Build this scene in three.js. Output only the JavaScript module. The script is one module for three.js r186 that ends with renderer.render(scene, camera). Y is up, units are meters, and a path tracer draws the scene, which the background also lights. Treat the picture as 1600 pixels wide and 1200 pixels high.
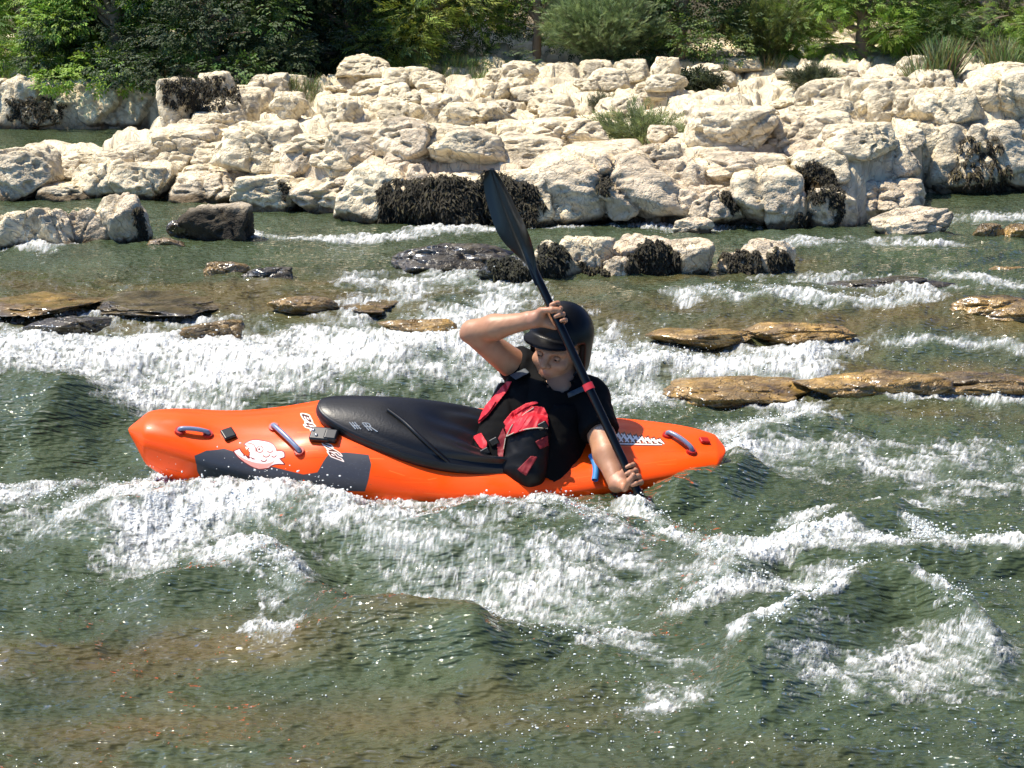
import * as THREE from 'three';
import { Sky } from 'three/addons/objects/Sky.js';
import { ImprovedNoise } from 'three/addons/math/ImprovedNoise.js';
import { mergeGeometries } from 'three/addons/utils/BufferGeometryUtils.js';
import { RoundedBoxGeometry } from 'three/addons/geometries/RoundedBoxGeometry.js';
import { MeshBVH } from 'three-mesh-bvh';

// ---------------------------------------------------------------- camera, sky, sun, exposure
const scene = new THREE.Scene();
const EYE = 2.13, PITCH = THREE.MathUtils.degToRad(11), FOV = 17;
const camera = new THREE.PerspectiveCamera(FOV, 4 / 3, 0.1, 300);
camera.position.set(0, EYE, 0); camera.rotation.x = -PITCH; camera.updateMatrixWorld();
scene.add(camera);
const sunDir = new THREE.Vector3(-0.42, 0.88, 0.0).normalize();
const sky = new Sky(); sky.name = 'sky'; sky.scale.setScalar(250); sky.userData.kind = 'structure';
sky.material.uniforms.sunPosition.value.copy(sunDir);
sky.material.uniforms.turbidity.value = 8; sky.material.uniforms.rayleigh.value = 0.7; sky.material.uniforms.mieCoefficient.value = 0.004;
scene.add(sky); scene.environmentIntensity = 0.15;
const sun = new THREE.DirectionalLight(0xffefd2, 4.8);
sun.position.copy(sunDir).multiplyScalar(40).add(new THREE.Vector3(0, 0, -12)); sun.target.position.set(0, 0, -12);
sun.castShadow = true; sun.shadow.mapSize.set(4096, 4096);
Object.assign(sun.shadow.camera, { left: -16, right: 16, top: 16, bottom: -16, near: 1, far: 90 });
scene.add(sun, sun.target);
const renderer = new THREE.WebGLRenderer({ antialias: true });
renderer.toneMapping = THREE.LinearToneMapping; renderer.toneMappingExposure = 1.55;
renderer.shadowMap.enabled = true;

// ---------------------------------------------------------------- helpers
const V = (x, y, z) => new THREE.Vector3(x, y, z);
let seed_ = 1;
function rng(seed) { let a = seed >>> 0; return () => { a = (a + 0x6D2B79F5) | 0; let t = Math.imul(a ^ (a >>> 15), 1 | a); t = (t + Math.imul(t ^ (t >>> 7), 61 | t)) ^ t; return ((t ^ (t >>> 14)) >>> 0) / 4294967296; }; }
const IN = new ImprovedNoise();
const noise = (x, y, z) => IN.noise(x, y, z);
function fbm(x, y, z, o = 4, g = 0.5) { let s = 0, a = 1; for (let i = 0; i < o; i++) { s += a * noise(x, y, z); x = x * 2.03 + 7.1; y = y * 2.03 + 3.7; z = z * 2.03 + 1.3; a *= g; } return s; }
function ridged(x, y, z, o = 4, g = 0.5) { let s = 0, a = 1; for (let i = 0; i < o; i++) { s += a * (1 - 2 * Math.abs(noise(x, y, z))); x = x * 2.05 + 5.1; y = y * 2.05 + 1.7; z = z * 2.05 + 9.3; a *= g; } return s; }
const clamp = (x, a = 0, b = 1) => Math.min(b, Math.max(a, x));
const sstep = (a, b, x) => { const t = clamp((x - a) / (b - a)); return t * t * (3 - 2 * t); };
const lerp = (a, b, t) => a + (b - a) * t;
const h2 = (i, j, k = 0) => { let h = Math.imul(i, 374761393) ^ Math.imul(j, 668265263) ^ Math.imul(k, 2147483647 ^ 0x5bd1e995); h = Math.imul(h ^ (h >>> 13), 1274126177); return ((h ^ (h >>> 16)) >>> 0) / 4294967296; };
function worley(x, y, out) {          // F1, F2, id of the nearest cell
  const ix = Math.floor(x), iy = Math.floor(y); let a = 9, b = 9, id = 0, cx = 0, cy = 0;
  for (let j = -1; j <= 1; j++) for (let i = -1; i <= 1; i++) {
    const px = ix + i + 0.1 + 0.8 * h2(ix + i, iy + j, 1), py = iy + j + 0.1 + 0.8 * h2(ix + i, iy + j, 2), d = Math.hypot(px - x, py - y);
    if (d < a) { b = a; a = d; id = (ix + i) * 7919 + (iy + j) * 104729; cx = px; cy = py; } else if (d < b) b = d;
  }
  out[0] = a; out[1] = b; out[2] = id; out[3] = x - cx; out[4] = y - cy; return out;
}
function curve(t, k) {                 // Catmull-Rom through [t, v] pairs
  let i = 0; while (i < k.length - 2 && t > k[i + 1][0]) i++;
  const p1 = k[i], p2 = k[i + 1], p0 = k[i - 1] ?? p1, p3 = k[i + 2] ?? p2, h = p2[0] - p1[0], u = clamp((t - p1[0]) / h);
  const m1 = (p2[1] - p0[1]) / Math.max(1e-6, p2[0] - p0[0]) * h, m2 = (p3[1] - p1[1]) / Math.max(1e-6, p3[0] - p1[0]) * h, u2 = u * u, u3 = u2 * u;
  return (2 * u3 - 3 * u2 + 1) * p1[1] + (u3 - 2 * u2 + u) * m1 + (-2 * u3 + 3 * u2) * p2[1] + (u3 - u2) * m2;
}
// sizes and places were measured on the photograph (1600 x 1200): a point at depth D along the lens axis, or where the sight line meets a level
const FPX = 600 / Math.tan(THREE.MathUtils.degToRad(FOV / 2)), SP = Math.sin(PITCH), CP = Math.cos(PITCH);
const dirOf = (px, py) => { const a = (px - 800) / FPX, b = (600 - py) / FPX; return V(a, -SP + CP * b, -CP - SP * b); };
const at = (px, py, D) => dirOf(px, py).multiplyScalar(D).add(camera.position);
const onLevel = (px, py, lev = 0) => { const d = dirOf(px, py); return d.multiplyScalar((lev - EYE) / d.y).add(camera.position); };
const names = {};
const numbered = (n) => { const k = names[n] = (names[n] ?? -1) + 1; return k ? `${n}_${String(k).padStart(3, '0')}` : n; };
function finish(m) { m.castShadow = m.receiveShadow = true; return m; }
function part(name, geo, mat, parent) { const m = finish(new THREE.Mesh(geo, mat)); m.name = numbered(name); parent.add(m); return m; }
function thing(name, label, category, pos, group) { const g = new THREE.Group(); g.name = numbered(name); if (pos) g.position.copy(pos); tag(g, label, category, group); scene.add(g); return g; }
function tag(o, label, category, group, kind) { if (label) o.userData.label = label; if (category) o.userData.category = category; if (group) o.userData.group = group; if (kind) o.userData.kind = kind; return o; }
function struct(name, geo, mat, label) { const m = part(name, geo, mat, scene); m.userData.kind = 'structure'; if (label) { m.userData.label = label; } return m; }
function geoFrom(pos, idx, col, uv) {
  const g = new THREE.BufferGeometry(); g.setAttribute('position', new THREE.BufferAttribute(pos instanceof Float32Array ? pos : new Float32Array(pos), 3));
  if (idx) g.setIndex(new THREE.BufferAttribute(idx instanceof Uint32Array ? idx : new Uint32Array(idx), 1));
  if (col) g.setAttribute('color', new THREE.BufferAttribute(col instanceof Float32Array ? col : new Float32Array(col), col.length / (pos.length / 3)));
  if (uv) g.setAttribute('uv', new THREE.BufferAttribute(uv instanceof Float32Array ? uv : new Float32Array(uv), 2));
  g.computeVertexNormals(); return g;
}
function plain(g) { const r = new THREE.BufferGeometry(), s = g.index ? g : g; r.setAttribute('position', s.attributes.position.clone()); if (s.attributes.normal) r.setAttribute('normal', s.attributes.normal.clone()); if (s.index) r.setIndex(s.index.clone()); else r.setIndex([...Array(s.attributes.position.count).keys()]); return r; }
const merge = (list) => mergeGeometries(list.map(plain));
const tube = (pts, r, n = 24, m = 8) => new THREE.TubeGeometry(new THREE.CatmullRomCurve3(pts), n, r, m, false);
function taper(pts, r0, r1, n = 10, m = 6) {           // a limb that thins towards its tip
  const c = new THREE.CatmullRomCurve3(pts), g = new THREE.TubeGeometry(c, n, 1, m, false), p = g.attributes.position, q = V();
  for (let i = 0; i <= n; i++) { const o = c.getPointAt(i / n), r = lerp(r0, r1, i / n); for (let j = 0; j <= m; j++) { const k = i * (m + 1) + j; q.fromBufferAttribute(p, k).sub(o).multiplyScalar(r).add(o); p.setXYZ(k, q.x, q.y, q.z); } }
  return g;
}
function noiseTexture(n, fn, srgb) {                     // a grey DataTexture from fn(u, v) that tiles
  const d = new Uint8Array(n * n * 4);
  for (let j = 0; j < n; j++) for (let i = 0; i < n; i++) { const v = fn(i / n, j / n), k = (j * n + i) * 4; const c = Array.isArray(v) ? v : [v, v, v]; for (let q = 0; q < 3; q++) d[k + q] = clamp(c[q]) * 255; d[k + 3] = 255; }
  const t = new THREE.DataTexture(d, n, n); t.magFilter = THREE.LinearFilter; t.minFilter = THREE.LinearFilter; t.wrapS = t.wrapT = THREE.RepeatWrapping; if (srgb) t.colorSpace = THREE.SRGBColorSpace; t.needsUpdate = true; return t;
}
function tileFbm(u, v, f, o, sx = 1) { const n = (a, b) => fbm(a * f * sx, b * f, 3.7, o, 0.55) / 1.6, wx = sstep(0.75, 1, u), wy = sstep(0.75, 1, v), g = (b) => lerp(n(u, b), n(u - 1, b), wx); return lerp(g(v), g(v - 1), wy); }
// signed distances and a mesher for bodies and cloth
const smin = (a, b, k) => { const h = Math.max(k - Math.abs(a - b), 0) / k; return Math.min(a, b) - h * h * k * 0.25; };
const smax = (a, b, k) => -smin(-a, -b, k);
function capsule(p, a, b, ra, rb) { const bx = b.x - a.x, by = b.y - a.y, bz = b.z - a.z, x = p.x - a.x, y = p.y - a.y, z = p.z - a.z; const t = clamp((x * bx + y * by + z * bz) / (bx * bx + by * by + bz * bz + 1e-12)); return Math.hypot(x - bx * t, y - by * t, z - bz * t) - lerp(ra, rb, t); }
function surfaceNets(sdf, lo, hi, cell, colorAt) {
  const nx = Math.ceil((hi.x - lo.x) / cell) + 1, ny = Math.ceil((hi.y - lo.y) / cell) + 1, nz = Math.ceil((hi.z - lo.z) / cell) + 1, f = new Float32Array(nx * ny * nz), p = V();
  for (let k = 0, c = 0; k < nz; k++) for (let j = 0; j < ny; j++) for (let i = 0; i < nx; i++, c++) f[c] = sdf(p.set(lo.x + i * cell, lo.y + j * cell, lo.z + k * cell));
  const at_ = (i, j, k) => i + nx * (j + ny * k), map = new Int32Array(nx * ny * nz).fill(-1), pos = [], idx = [], col = [];
  for (let k = 0; k < nz - 1; k++) for (let j = 0; j < ny - 1; j++) for (let i = 0; i < nx - 1; i++) {
    let sx = 0, sy = 0, sz = 0, n = 0;
    const g = (a, b, c) => f[at_(i + a, j + b, k + c)];
    for (let e = 0; e < 12; e++) {
      const ax = e >> 2, u = e & 1, v = (e >> 1) & 1, A = ax === 0 ? [0, u, v] : ax === 1 ? [u, 0, v] : [u, v, 0], B = ax === 0 ? [1, u, v] : ax === 1 ? [u, 1, v] : [u, v, 1];
      const fa = g(...A), fb = g(...B); if ((fa < 0) === (fb < 0)) continue;
      const t = fa / (fa - fb); sx += lerp(A[0], B[0], t); sy += lerp(A[1], B[1], t); sz += lerp(A[2], B[2], t); n++;
    }
    if (n) { map[at_(i, j, k)] = pos.length / 3; pos.push(lo.x + (i + sx / n) * cell, lo.y + (j + sy / n) * cell, lo.z + (k + sz / n) * cell); }
  }
  for (let k = 1; k < nz - 1; k++) for (let j = 1; j < ny - 1; j++) for (let i = 1; i < nx - 1; i++) {
    const s = f[at_(i, j, k)] < 0;
    const quad = (t, a, b, c, d) => { if (a < 0 || b < 0 || c < 0 || d < 0) return; if (t) idx.push(a, b, c, a, c, d); else idx.push(a, c, b, a, d, c); };
    if (s !== f[at_(i + 1, j, k)] < 0) quad(s, map[at_(i, j - 1, k - 1)], map[at_(i, j, k - 1)], map[at_(i, j, k)], map[at_(i, j - 1, k)]);
    if (s !== f[at_(i, j + 1, k)] < 0) quad(s, map[at_(i - 1, j, k - 1)], map[at_(i - 1, j, k)], map[at_(i, j, k)], map[at_(i, j, k - 1)]);
    if (s !== f[at_(i, j, k + 1)] < 0) quad(s, map[at_(i - 1, j - 1, k)], map[at_(i, j - 1, k)], map[at_(i, j, k)], map[at_(i - 1, j, k)]);
  }
  if (colorAt) for (let i = 0; i < pos.length; i += 3) col.push(...colorAt(p.set(pos[i], pos[i + 1], pos[i + 2])));
  return geoFrom(pos, idx, colorAt ? col : null);
}
function boundsOf(pts, m) { const b = new THREE.Box3().setFromPoints(pts); return [b.min.subScalar(m), b.max.addScalar(m)]; }

// ---------------------------------------------------------------- river: level, waves, foam
const levelAt = (z) => 0.20 * sstep(-10.4, -12.3, z);       // the rapid: the river behind it stands 0.2 m higher
function line(pts, lev = 0) { return pts.map(([x, y]) => { let p = onLevel(x, y, lev); for (let i = 0; i < 3; i++) p = onLevel(x, y, levelAt(p.z) + lev); return [p.x, p.z]; }); }
function lineFeature(pts, sx, sy, a, lev = 0) {              // soft ridge along a line; sx, sy: its half width across and along the view, in pixels at its place
  const P = line(pts, lev); let mz = 0; for (const p of P) mz += -p[1] / P.length;
  const kx = FPX / (mz / CP), ky = FPX * EYE / (mz * mz), ax = sx / kx, az = sy / ky;
  let x0 = 1e9, x1 = -1e9, z0 = 1e9, z1 = -1e9; for (const p of P) { x0 = Math.min(x0, p[0]); x1 = Math.max(x1, p[0]); z0 = Math.min(z0, p[1]); z1 = Math.max(z1, p[1]); }
  return { P: P.map((p) => [p[0] / ax, p[1] / az]), ax, az, a, x0: x0 - 2.6 * ax, x1: x1 + 2.6 * ax, z0: z0 - 2.6 * az, z1: z1 + 2.6 * az };
}
function featureSum(list, x, z, cap) {
  let s = 0;
  for (const f of list) {
    if (x < f.x0 || x > f.x1 || z < f.z0 || z > f.z1) continue;
    const X = x / f.ax, Z = z / f.az; let best = 1e9;
    for (let i = 0; i < f.P.length - (f.P.length > 1 ? 1 : 0); i++) {
      const a = f.P[i], b = f.P[i + 1] ?? a, bx = b[0] - a[0], bz = b[1] - a[1], t = clamp(((X - a[0]) * bx + (Z - a[1]) * bz) / (bx * bx + bz * bz + 1e-9));
      best = Math.min(best, (X - a[0] - bx * t) ** 2 + (Z - a[1] - bz * t) ** 2);
    }
    const w = f.a * Math.exp(-best);
    s = cap ? Math.max(s, w) + 0.25 * Math.min(s, w) : s + w;
  }
  return s;
}
const WAVES = [
  lineFeature([[120, 830], [220, 800], [300, 785], [400, 778], [520, 796], [640, 822], [760, 838], [880, 846]], 60, 36, 0.085, 0.07),
  lineFeature([[780, 835], [860, 822], [960, 842]], 60, 30, 0.05, 0.03),
  lineFeature([[250, 915], [350, 890], [430, 893], [500, 925], [580, 965], [760, 1010]], 34, 30, 0.075, 0.06),
  lineFeature([[560, 905], [760, 930], [930, 955]], 90, 46, -0.10), lineFeature([[480, 1010], [700, 1030], [920, 1035]], 90, 30, 0.04), lineFeature([[1050, 768], [1100, 758], [1160, 732]], 30, 14, 0.09, 0.05),
  lineFeature([[60, 870], [200, 880], [330, 850]], 70, 30, -0.05),
  lineFeature([[1150, 1060], [1230, 1010], [1300, 965], [1370, 930], [1430, 930], [1500, 1000]], 40, 40, 0.115, 0.06),
  lineFeature([[1120, 900], [1200, 868], [1330, 838], [1400, 800]], 40, 20, 0.06, 0.04),
  lineFeature([[1260, 885], [1400, 872], [1600, 862]], 40, 18, 0.05, 0.03),
  lineFeature([[1250, 915], [1450, 900], [1650, 900]], 60, 20, -0.04),
  lineFeature([[1000, 800], [1060, 840], [1130, 880]], 26, 14, 0.035),
  lineFeature([[-150, 560], [0, 545], [200, 560], [420, 550], [600, 525], [740, 500]], 70, 26, 0.09, 0.08),
  lineFeature([[-150, 620], [0, 605], [100, 625]], 70, 44, 0.19, 0.12),
  lineFeature([[-100, 735], [60, 735], [170, 715]], 80, 24, -0.11),
  lineFeature([[920, 560], [1060, 535], [1250, 560]], 60, 16, 0.06, 0.06),
  lineFeature([[1090, 715], [1180, 685], [1280, 665]], 40, 18, 0.05, 0.03),
  lineFeature([[400, 620], [600, 600], [720, 590]], 60, 18, 0.05, 0.05),
];
// where the water is churned white: [line, half width across, along (pixels), strength]
const FOAM = [
  [[[-120, 530], [0, 540], [110, 555], [240, 545], [360, 560]], 60, 34, 1.15], [[[-100, 590], [60, 600], [200, 600]], 60, 26, 0.95],
  [[[330, 560], [480, 535], [620, 515], [700, 485], [760, 470]], 42, 24, 1.2], [[[400, 600], [560, 585], [720, 570]], 60, 26, 0.8], [[[180, 645], [300, 625], [450, 615]], 60, 14, 0.9],
  [[[620, 450], [700, 440], [800, 465]], 50, 14, 0.75], [[[660, 520], [760, 560]], 50, 30, 0.95], [[[930, 530], [1010, 560]], 40, 28, 1.1],
  [[[960, 540], [1100, 545], [1250, 568]], 50, 13, 1.1], [[[1060, 515], [1200, 540], [1330, 525], [1600, 520]], 50, 6, 0.72],
  [[[950, 650], [1030, 640], [1130, 630], [1230, 640]], 40, 11, 1.0], [[[1440, 625], [1600, 630]], 40, 7, 1.0], [[[1090, 470], [1200, 465], [1330, 472], [1420, 470]], 40, 8, 0.95],
  [[[1490, 440], [1600, 460]], 40, 8, 0.8], [[[1250, 440], [1420, 450]], 50, 8, 0.62], [[[1110, 690], [1180, 680], [1260, 668]], 40, 16, 1.0], [[[1130, 720], [1250, 715]], 60, 14, 0.62], [[[1040, 750], [1110, 736], [1150, 710]], 22, 8, 0.85],
  [[[110, 810], [200, 775], [280, 750]], 34, 26, 1.3], [[[0, 790], [110, 775]], 50, 16, 0.82], [[[240, 830], [330, 800], [420, 785], [520, 790]], 50, 30, 1.35], [[[560, 815], [680, 830], [800, 830]], 60, 26, 0.95],
  [[[620, 870], [760, 900], [880, 930]], 90, 30, 0.66], [[[850, 800], [900, 830], [960, 860]], 60, 24, 0.85], [[[330, 905], [410, 900], [460, 945]], 34, 22, 0.92], [[[400, 985], [450, 1000]], 30, 14, 0.7],
  [[[560, 945], [680, 985], [820, 1015], [980, 1010]], 40, 8, 0.86], [[[1000, 790], [1045, 830], [1140, 880]], 22, 12, 1.1], [[[1145, 888], [1220, 862], [1320, 840]], 24, 10, 1.25], [[[1300, 880], [1430, 868], [1600, 865]], 40, 9, 1.0],
  [[[1180, 1050], [1240, 1020], [1300, 975], [1360, 937], [1430, 930]], 18, 9, 0.98], [[[1420, 935], [1470, 970], [1500, 1010]], 26, 16, 0.85], [[[1050, 960], [1180, 930], [1330, 910]], 40, 7, 0.85], [[[1250, 830], [1380, 800], [1450, 785]], 30, 6, 0.7],
  [[[1430, 840], [1470, 850]], 24, 8, 0.85], [[[900, 870], [1000, 900], [1100, 930]], 70, 18, 0.62], [[[380, 372], [520, 380], [640, 374], [770, 366]], 40, 4, 1.0], [[[0, 392], [70, 396]], 40, 5, 0.9], [[[560, 440], [640, 455], [560, 500]], 40, 14, 0.6],
  [[[150, 830], [60, 850], [0, 830]], 60, 14, 0.6], [[[1440, 350], [1600, 345]], 60, 8, 0.62], [[[1230, 385], [1420, 390]], 60, 7, 0.6], [[[840, 360], [1100, 362]], 60, 3, 0.6], [[[1000, 1020], [1120, 1060], [1000, 1110]], 60, 12, 0.45], [[[1300, 1080], [1500, 1060]], 90, 40, 0.44], [[[1200, 720], [1600, 740]], 100, 30, 0.40],
].map(([l, sx, sy, a]) => lineFeature(l, sx, sy, a, a > 1 ? 0.05 : 0));
// shallows where the brown bed shows through
const SHALLOW = [
  [[[0, 470], [300, 480], [560, 465]], 140, 36, 1.25], [[[250, 500], [380, 515]], 60, 16, 1.0], [[[600, 480], [700, 470]], 60, 20, 0.8], [[[900, 480], [1100, 505], [1300, 510]], 100, 26, 1.2], [[[1400, 480], [1600, 500]], 100, 24, 1.1],
  [[[1000, 440], [1250, 420]], 80, 16, 0.7], [[[1100, 590], [1600, 590]], 120, 16, 0.9], [[[1250, 640], [1600, 660]], 100, 14, 0.6], [[[0, 1060], [200, 1040], [420, 1020]], 120, 46, 1.0], [[[0, 1180], [400, 1150], [760, 1120]], 200, 60, 0.75], [[[620, 1010], [760, 1000]], 60, 22, 0.8],
  [[[100, 1210], [700, 1220]], 300, 40, 0.7], [[[1100, 1190], [1300, 1210]], 100, 30, 0.3],
].map(([l, sx, sy, a]) => lineFeature(l, sx, sy, a));
const CALM = [[[[-50, 215], [120, 222], [230, 215]], 100, 26, 1], [[[0, 420], [300, 410], [600, 400]], 200, 16, 0.55], [[[0, 1120], [500, 1120]], 300, 70, 0.5], [[[560, 900], [700, 915], [860, 935]], 60, 26, 0.55], [[[0, 690], [160, 700]], 60, 30, 0.5], [[[1290, 1010], [1430, 1000]], 50, 30, 0.5], [[[1250, 780], [1600, 800]], 120, 26, 0.4]].map(([l, sx, sy, a]) => lineFeature(l, sx, sy, a));
const wk = [0, 0, 0, 0, 0];
function riverAt(x, z, fine = true) {                       // [height, foam 0..1.4, shallow 0..1]
  const ux = x + 0.11 * noise(x * 1.7, z * 1.5, 40) + 0.05 * noise(x * 5, z * 4, 41), uz = z + 0.22 * noise(x * 1.5, z * 1.2, 50) + 0.09 * noise(x * 5, z * 4, 51);
  let f = featureSum(FOAM, ux, uz, true);
  const sh = clamp(featureSum(SHALLOW, x, z, true)), calm = clamp(featureSum(CALM, x, z, true));
  const far = sstep(-13, -17, z), rough = lerp(1, 0.22, Math.max(calm, far * 0.8));
  let y = levelAt(z) + featureSum(WAVES, lerp(x, ux, 0.8), lerp(z, uz, 0.8));
  const wx = x + 0.10 * noise(x * 3.1, z * 2.1, 4), wz = z + 0.16 * noise(x * 2.3, z * 1.9, 9);
  y += rough * 0.026 * fbm(wx * 1.5, wz * 1.15, 2.2, 3);                                   // swell, 0.3 to 1 m
  y += rough * 0.017 * ridged(wx * 3.2 + wz, wz * 2.6, 6.2, 2, 0.5);                       // crossing wavelets
  if (fine) {
    y += rough * 0.013 * ridged(wx * 5.5 + 0.5 * wz * 6, wz * 5.5, 1.7, 3, 0.52);           // chop of 5 to 12 cm
    y += rough * 0.0020 * fbm(wx * 30, wz * 18, 3.1, 2);
  }
  // lace: cells and threads drawn out along the current
  const n1 = fbm(wx * 3.0 + 11, wz * 2.6 - y * 5, 7.7, 4, 0.72), n2 = fine && f > 0.05 ? ridged(wx * 16 + 1.5 * n1 + wz * 3, wz * 8.5 + n1 - y * 34, 3.3, 4, 0.85) - 1.0 : -0.2;
  const m = f <= 0.05 ? -0.5 : f * 0.82 + 0.60 * n1 + 0.42 * n2 - 0.62;
  const churn = clamp(m * 1.6);
  if (fine && churn > 0) y += churn * (0.016 * fbm(x * 12, z * 9, 5, 3, 0.6) + 0.004 * ridged(x * 40, z * 16, 8, 2));
  return [y, m, sh, f];
}
const fine_ = (x, z) => fbm(x * 48, z * 17, 6, 2, 0.7);
const nr = 600, nc = 800, D0 = 5.2, D1 = 24.5;
const wp = new Float32Array(nr * nc * 3), wc = new Float32Array(nr * nc * 3), wuv = new Float32Array(nr * nc * 2), wm = new Float32Array(nr * nc), wt = new Float32Array(nr * nc);
for (let r = 0; r < nr; r++) {
  const s = r / (nr - 1), d = 1 / lerp(1 / D0, 1 / D1, s);                                   // rows closer together near the shore we stand on
  for (let c = 0; c < nc; c++) {
    const k = r * nc + c, e = c / (nc - 1) * 2 - 1, ae = Math.abs(e);
    const x = Math.sign(e) * (ae < 0.96 ? ae / 0.96 * d * 0.245 : lerp(d * 0.245, 30, ((ae - 0.96) / 0.04) ** 2)), z = -d;
    const [y, m, sh, f] = riverAt(x, z, ae < 0.98);
    wp[k * 3] = x; wp[k * 3 + 1] = y; wp[k * 3 + 2] = z; wuv[k * 2] = x; wuv[k * 2 + 1] = z - y * 1.5; wm[k] = m; wt[k] = f;
    const air = clamp(0.05 * f + 0.62 * sstep(-0.46, 0.22, m) * clamp(f * 1.6) * (0.85 + 0.5 * (fine_(x, z - y * 3)))), n = 0.5 + 0.5 * fbm(x * 2.2, z * 1.6, 12, 3);
    const deep = [0.080, 0.112, 0.056], brown = [0.160, 0.130, 0.052], pale = [0.46, 0.54, 0.475];
    const b = clamp(sh * (0.45 + 0.9 * (fbm(x * 2.6, z * 3.4, 21, 3) + 0.35))) ;
    for (let q = 0; q < 3; q++) wc[k * 3 + q] = lerp(lerp(deep[q] * (0.8 + 0.5 * n), brown[q] * (0.7 + 0.6 * n), b), pale[q], air);
  }
}
for (let k = 0; k < nr * nc; k++) wm[k] += 0.16;
const wIdx = [];
for (let r = 0; r < nr - 1; r++) for (let c = 0; c < nc - 1; c++) {
  const a = r * nc + c, b = a + 1, d = a + nc, e = d + 1;
  wIdx.push(a, b, e, a, e, d);
}
const rippleTex = noiseTexture(1024, (u, v) => 0.5 + 0.9 * tileFbm(u, v, 12, 2));
rippleTex.repeat.set(1 / 0.55, 1 / 0.42);
const bubbleTex = noiseTexture(1024, (u, v) => 0.5 + 1.0 * tileFbm(u, v, 40, 3)); bubbleTex.repeat.set(1 / 0.5, 1 / 0.9);
const waterMat = new THREE.MeshPhysicalMaterial({ color: 0xffffff, vertexColors: true, roughness: 0.05, ior: 1.34, transmission: 0.42, thickness: 0, bumpMap: rippleTex, bumpScale: 0.014, side: THREE.DoubleSide });
struct('river_water', geoFrom(wp, new Uint32Array(wIdx), wc, wuv), waterMat);
{ // foam: the bubble layer that rides on the water, a few millimetres to two centimetres thick, cut along its own ragged edge
  const map = new Map(), pos = [], idx = [], col = [], uv = [];
  const put = (x, y, z, m0) => { const m = clamp((m0 - 0.16) * 1.4), lift = 0.002 + m * (0.006 + 0.006 * fbm(x * 60, z * 24, 2, 2, 0.7)); const g = clamp(0.56 + 0.16 * m, 0.3, 0.8), q = fbm(x * 42 + z * 6, z * 16 - y * 62, 1, 3, 0.7), al = clamp(m0 * 1.3 * (0.85 + 1.15 * q)) * 0.97; pos.push(x, y + Math.max(0.002, lift), z); uv.push(x, z - y * 2); col.push(g * 0.965, g, g * 0.985, al); return pos.length / 3 - 1; };
  const vtx = (k) => { let i = map.get(k); if (i === undefined) map.set(k, i = put(wp[k * 3], wp[k * 3 + 1], wp[k * 3 + 2], wm[k])); return i; };
  const cut = (a, b) => { const key = a < b ? a * 1e6 + b : b * 1e6 + a; let i = map.get(-key); if (i === undefined) { const t = wm[a] / (wm[a] - wm[b]); map.set(-key, i = put(lerp(wp[a * 3], wp[b * 3], t), lerp(wp[a * 3 + 1], wp[b * 3 + 1], t), lerp(wp[a * 3 + 2], wp[b * 3 + 2], t), 0)); } return i; };
  for (let r = 0; r < nr - 1; r++) for (let c = 0; c < nc - 1; c++) {
    const a = r * nc + c, q = [a, a + 1, a + nc + 1, a + nc], on = q.map((k) => wm[k] > 0); if (!on[0] && !on[1] && !on[2] && !on[3]) continue;
    const loop = []; for (let i = 0; i < 4; i++) { const j = (i + 1) % 4; if (on[i]) loop.push(vtx(q[i])); if (on[i] !== on[j]) loop.push(cut(q[i], q[j])); }
    for (let i = 2; i < loop.length; i++) idx.push(loop[0], loop[i - 1], loop[i]);
  }
  const foamMat = new THREE.MeshPhysicalMaterial({ color: 0xffffff, vertexColors: true, roughness: 0.4, transparent: true, bumpMap: bubbleTex, bumpScale: 0.006, side: THREE.DoubleSide });
  tag(part('foam', geoFrom(pos, idx, col, uv), foamMat, scene), 'white churned foam lacing the crests of the rapid around the kayak', 'foam', null, 'stuff');
}

{ // thrown drops, and beads added on the chop as sun glints: far too many to count
  const R = rng(77), list = [], spots = [];
  for (const f of FOAM) if (f.a > 0.8) spots.push(f);
  const put = (x, y, z, r) => list.push(x, y, z, r);
  for (let i = 0; i < 9000; i++) {
    const f = spots[Math.floor(R() * spots.length)], k = Math.floor(R() * (f.P.length - 1)), a = f.P[k], b = f.P[k + 1] ?? a, t = R(), g = () => (R() + R() + R() - 1.5) * 1.1, x = (lerp(a[0], b[0], t) + g()) * f.ax, z = (lerp(a[1], b[1], t) + g()) * f.az;
    if (z < -13) continue; const up = f.a > 1.1 ? R() * R() * R() * 0.16 : R() * R() * R() * 0.05; put(x, riverAt(x, z)[0] + 0.004 + up, z, lerp(0.0012, 0.0042, R() ** 3));
  }
  for (let i = 0; i < 9000; i++) { const d = lerp(6, 11.5, R()), x = (R() * 2 - 1) * d * 0.22, z = -d, n = fbm(x * 1.3, z * 0.9, 31, 3); if (n + 0.3 * R() + 0.22 * sstep(-0.6, 0.6, x) < 0.36) continue; put(x, riverAt(x, z)[0] + 0.003, z, lerp(0.0010, 0.0032, R() ** 3)); }  // pale beads scattered on the chop to stand for sun glints
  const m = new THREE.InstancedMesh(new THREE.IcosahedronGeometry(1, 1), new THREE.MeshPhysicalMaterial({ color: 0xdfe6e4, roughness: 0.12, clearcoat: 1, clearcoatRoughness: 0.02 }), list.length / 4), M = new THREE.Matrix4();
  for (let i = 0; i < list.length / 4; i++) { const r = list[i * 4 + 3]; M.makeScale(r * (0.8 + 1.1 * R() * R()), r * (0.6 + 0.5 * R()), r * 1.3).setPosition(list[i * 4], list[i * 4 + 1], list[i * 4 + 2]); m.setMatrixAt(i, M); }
  m.name = 'spray'; finish(m); scene.add(m); tag(m, 'drops of spray, and pale beads added as sun glints over the broken water', 'spray', null, 'stuff');
}

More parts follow.
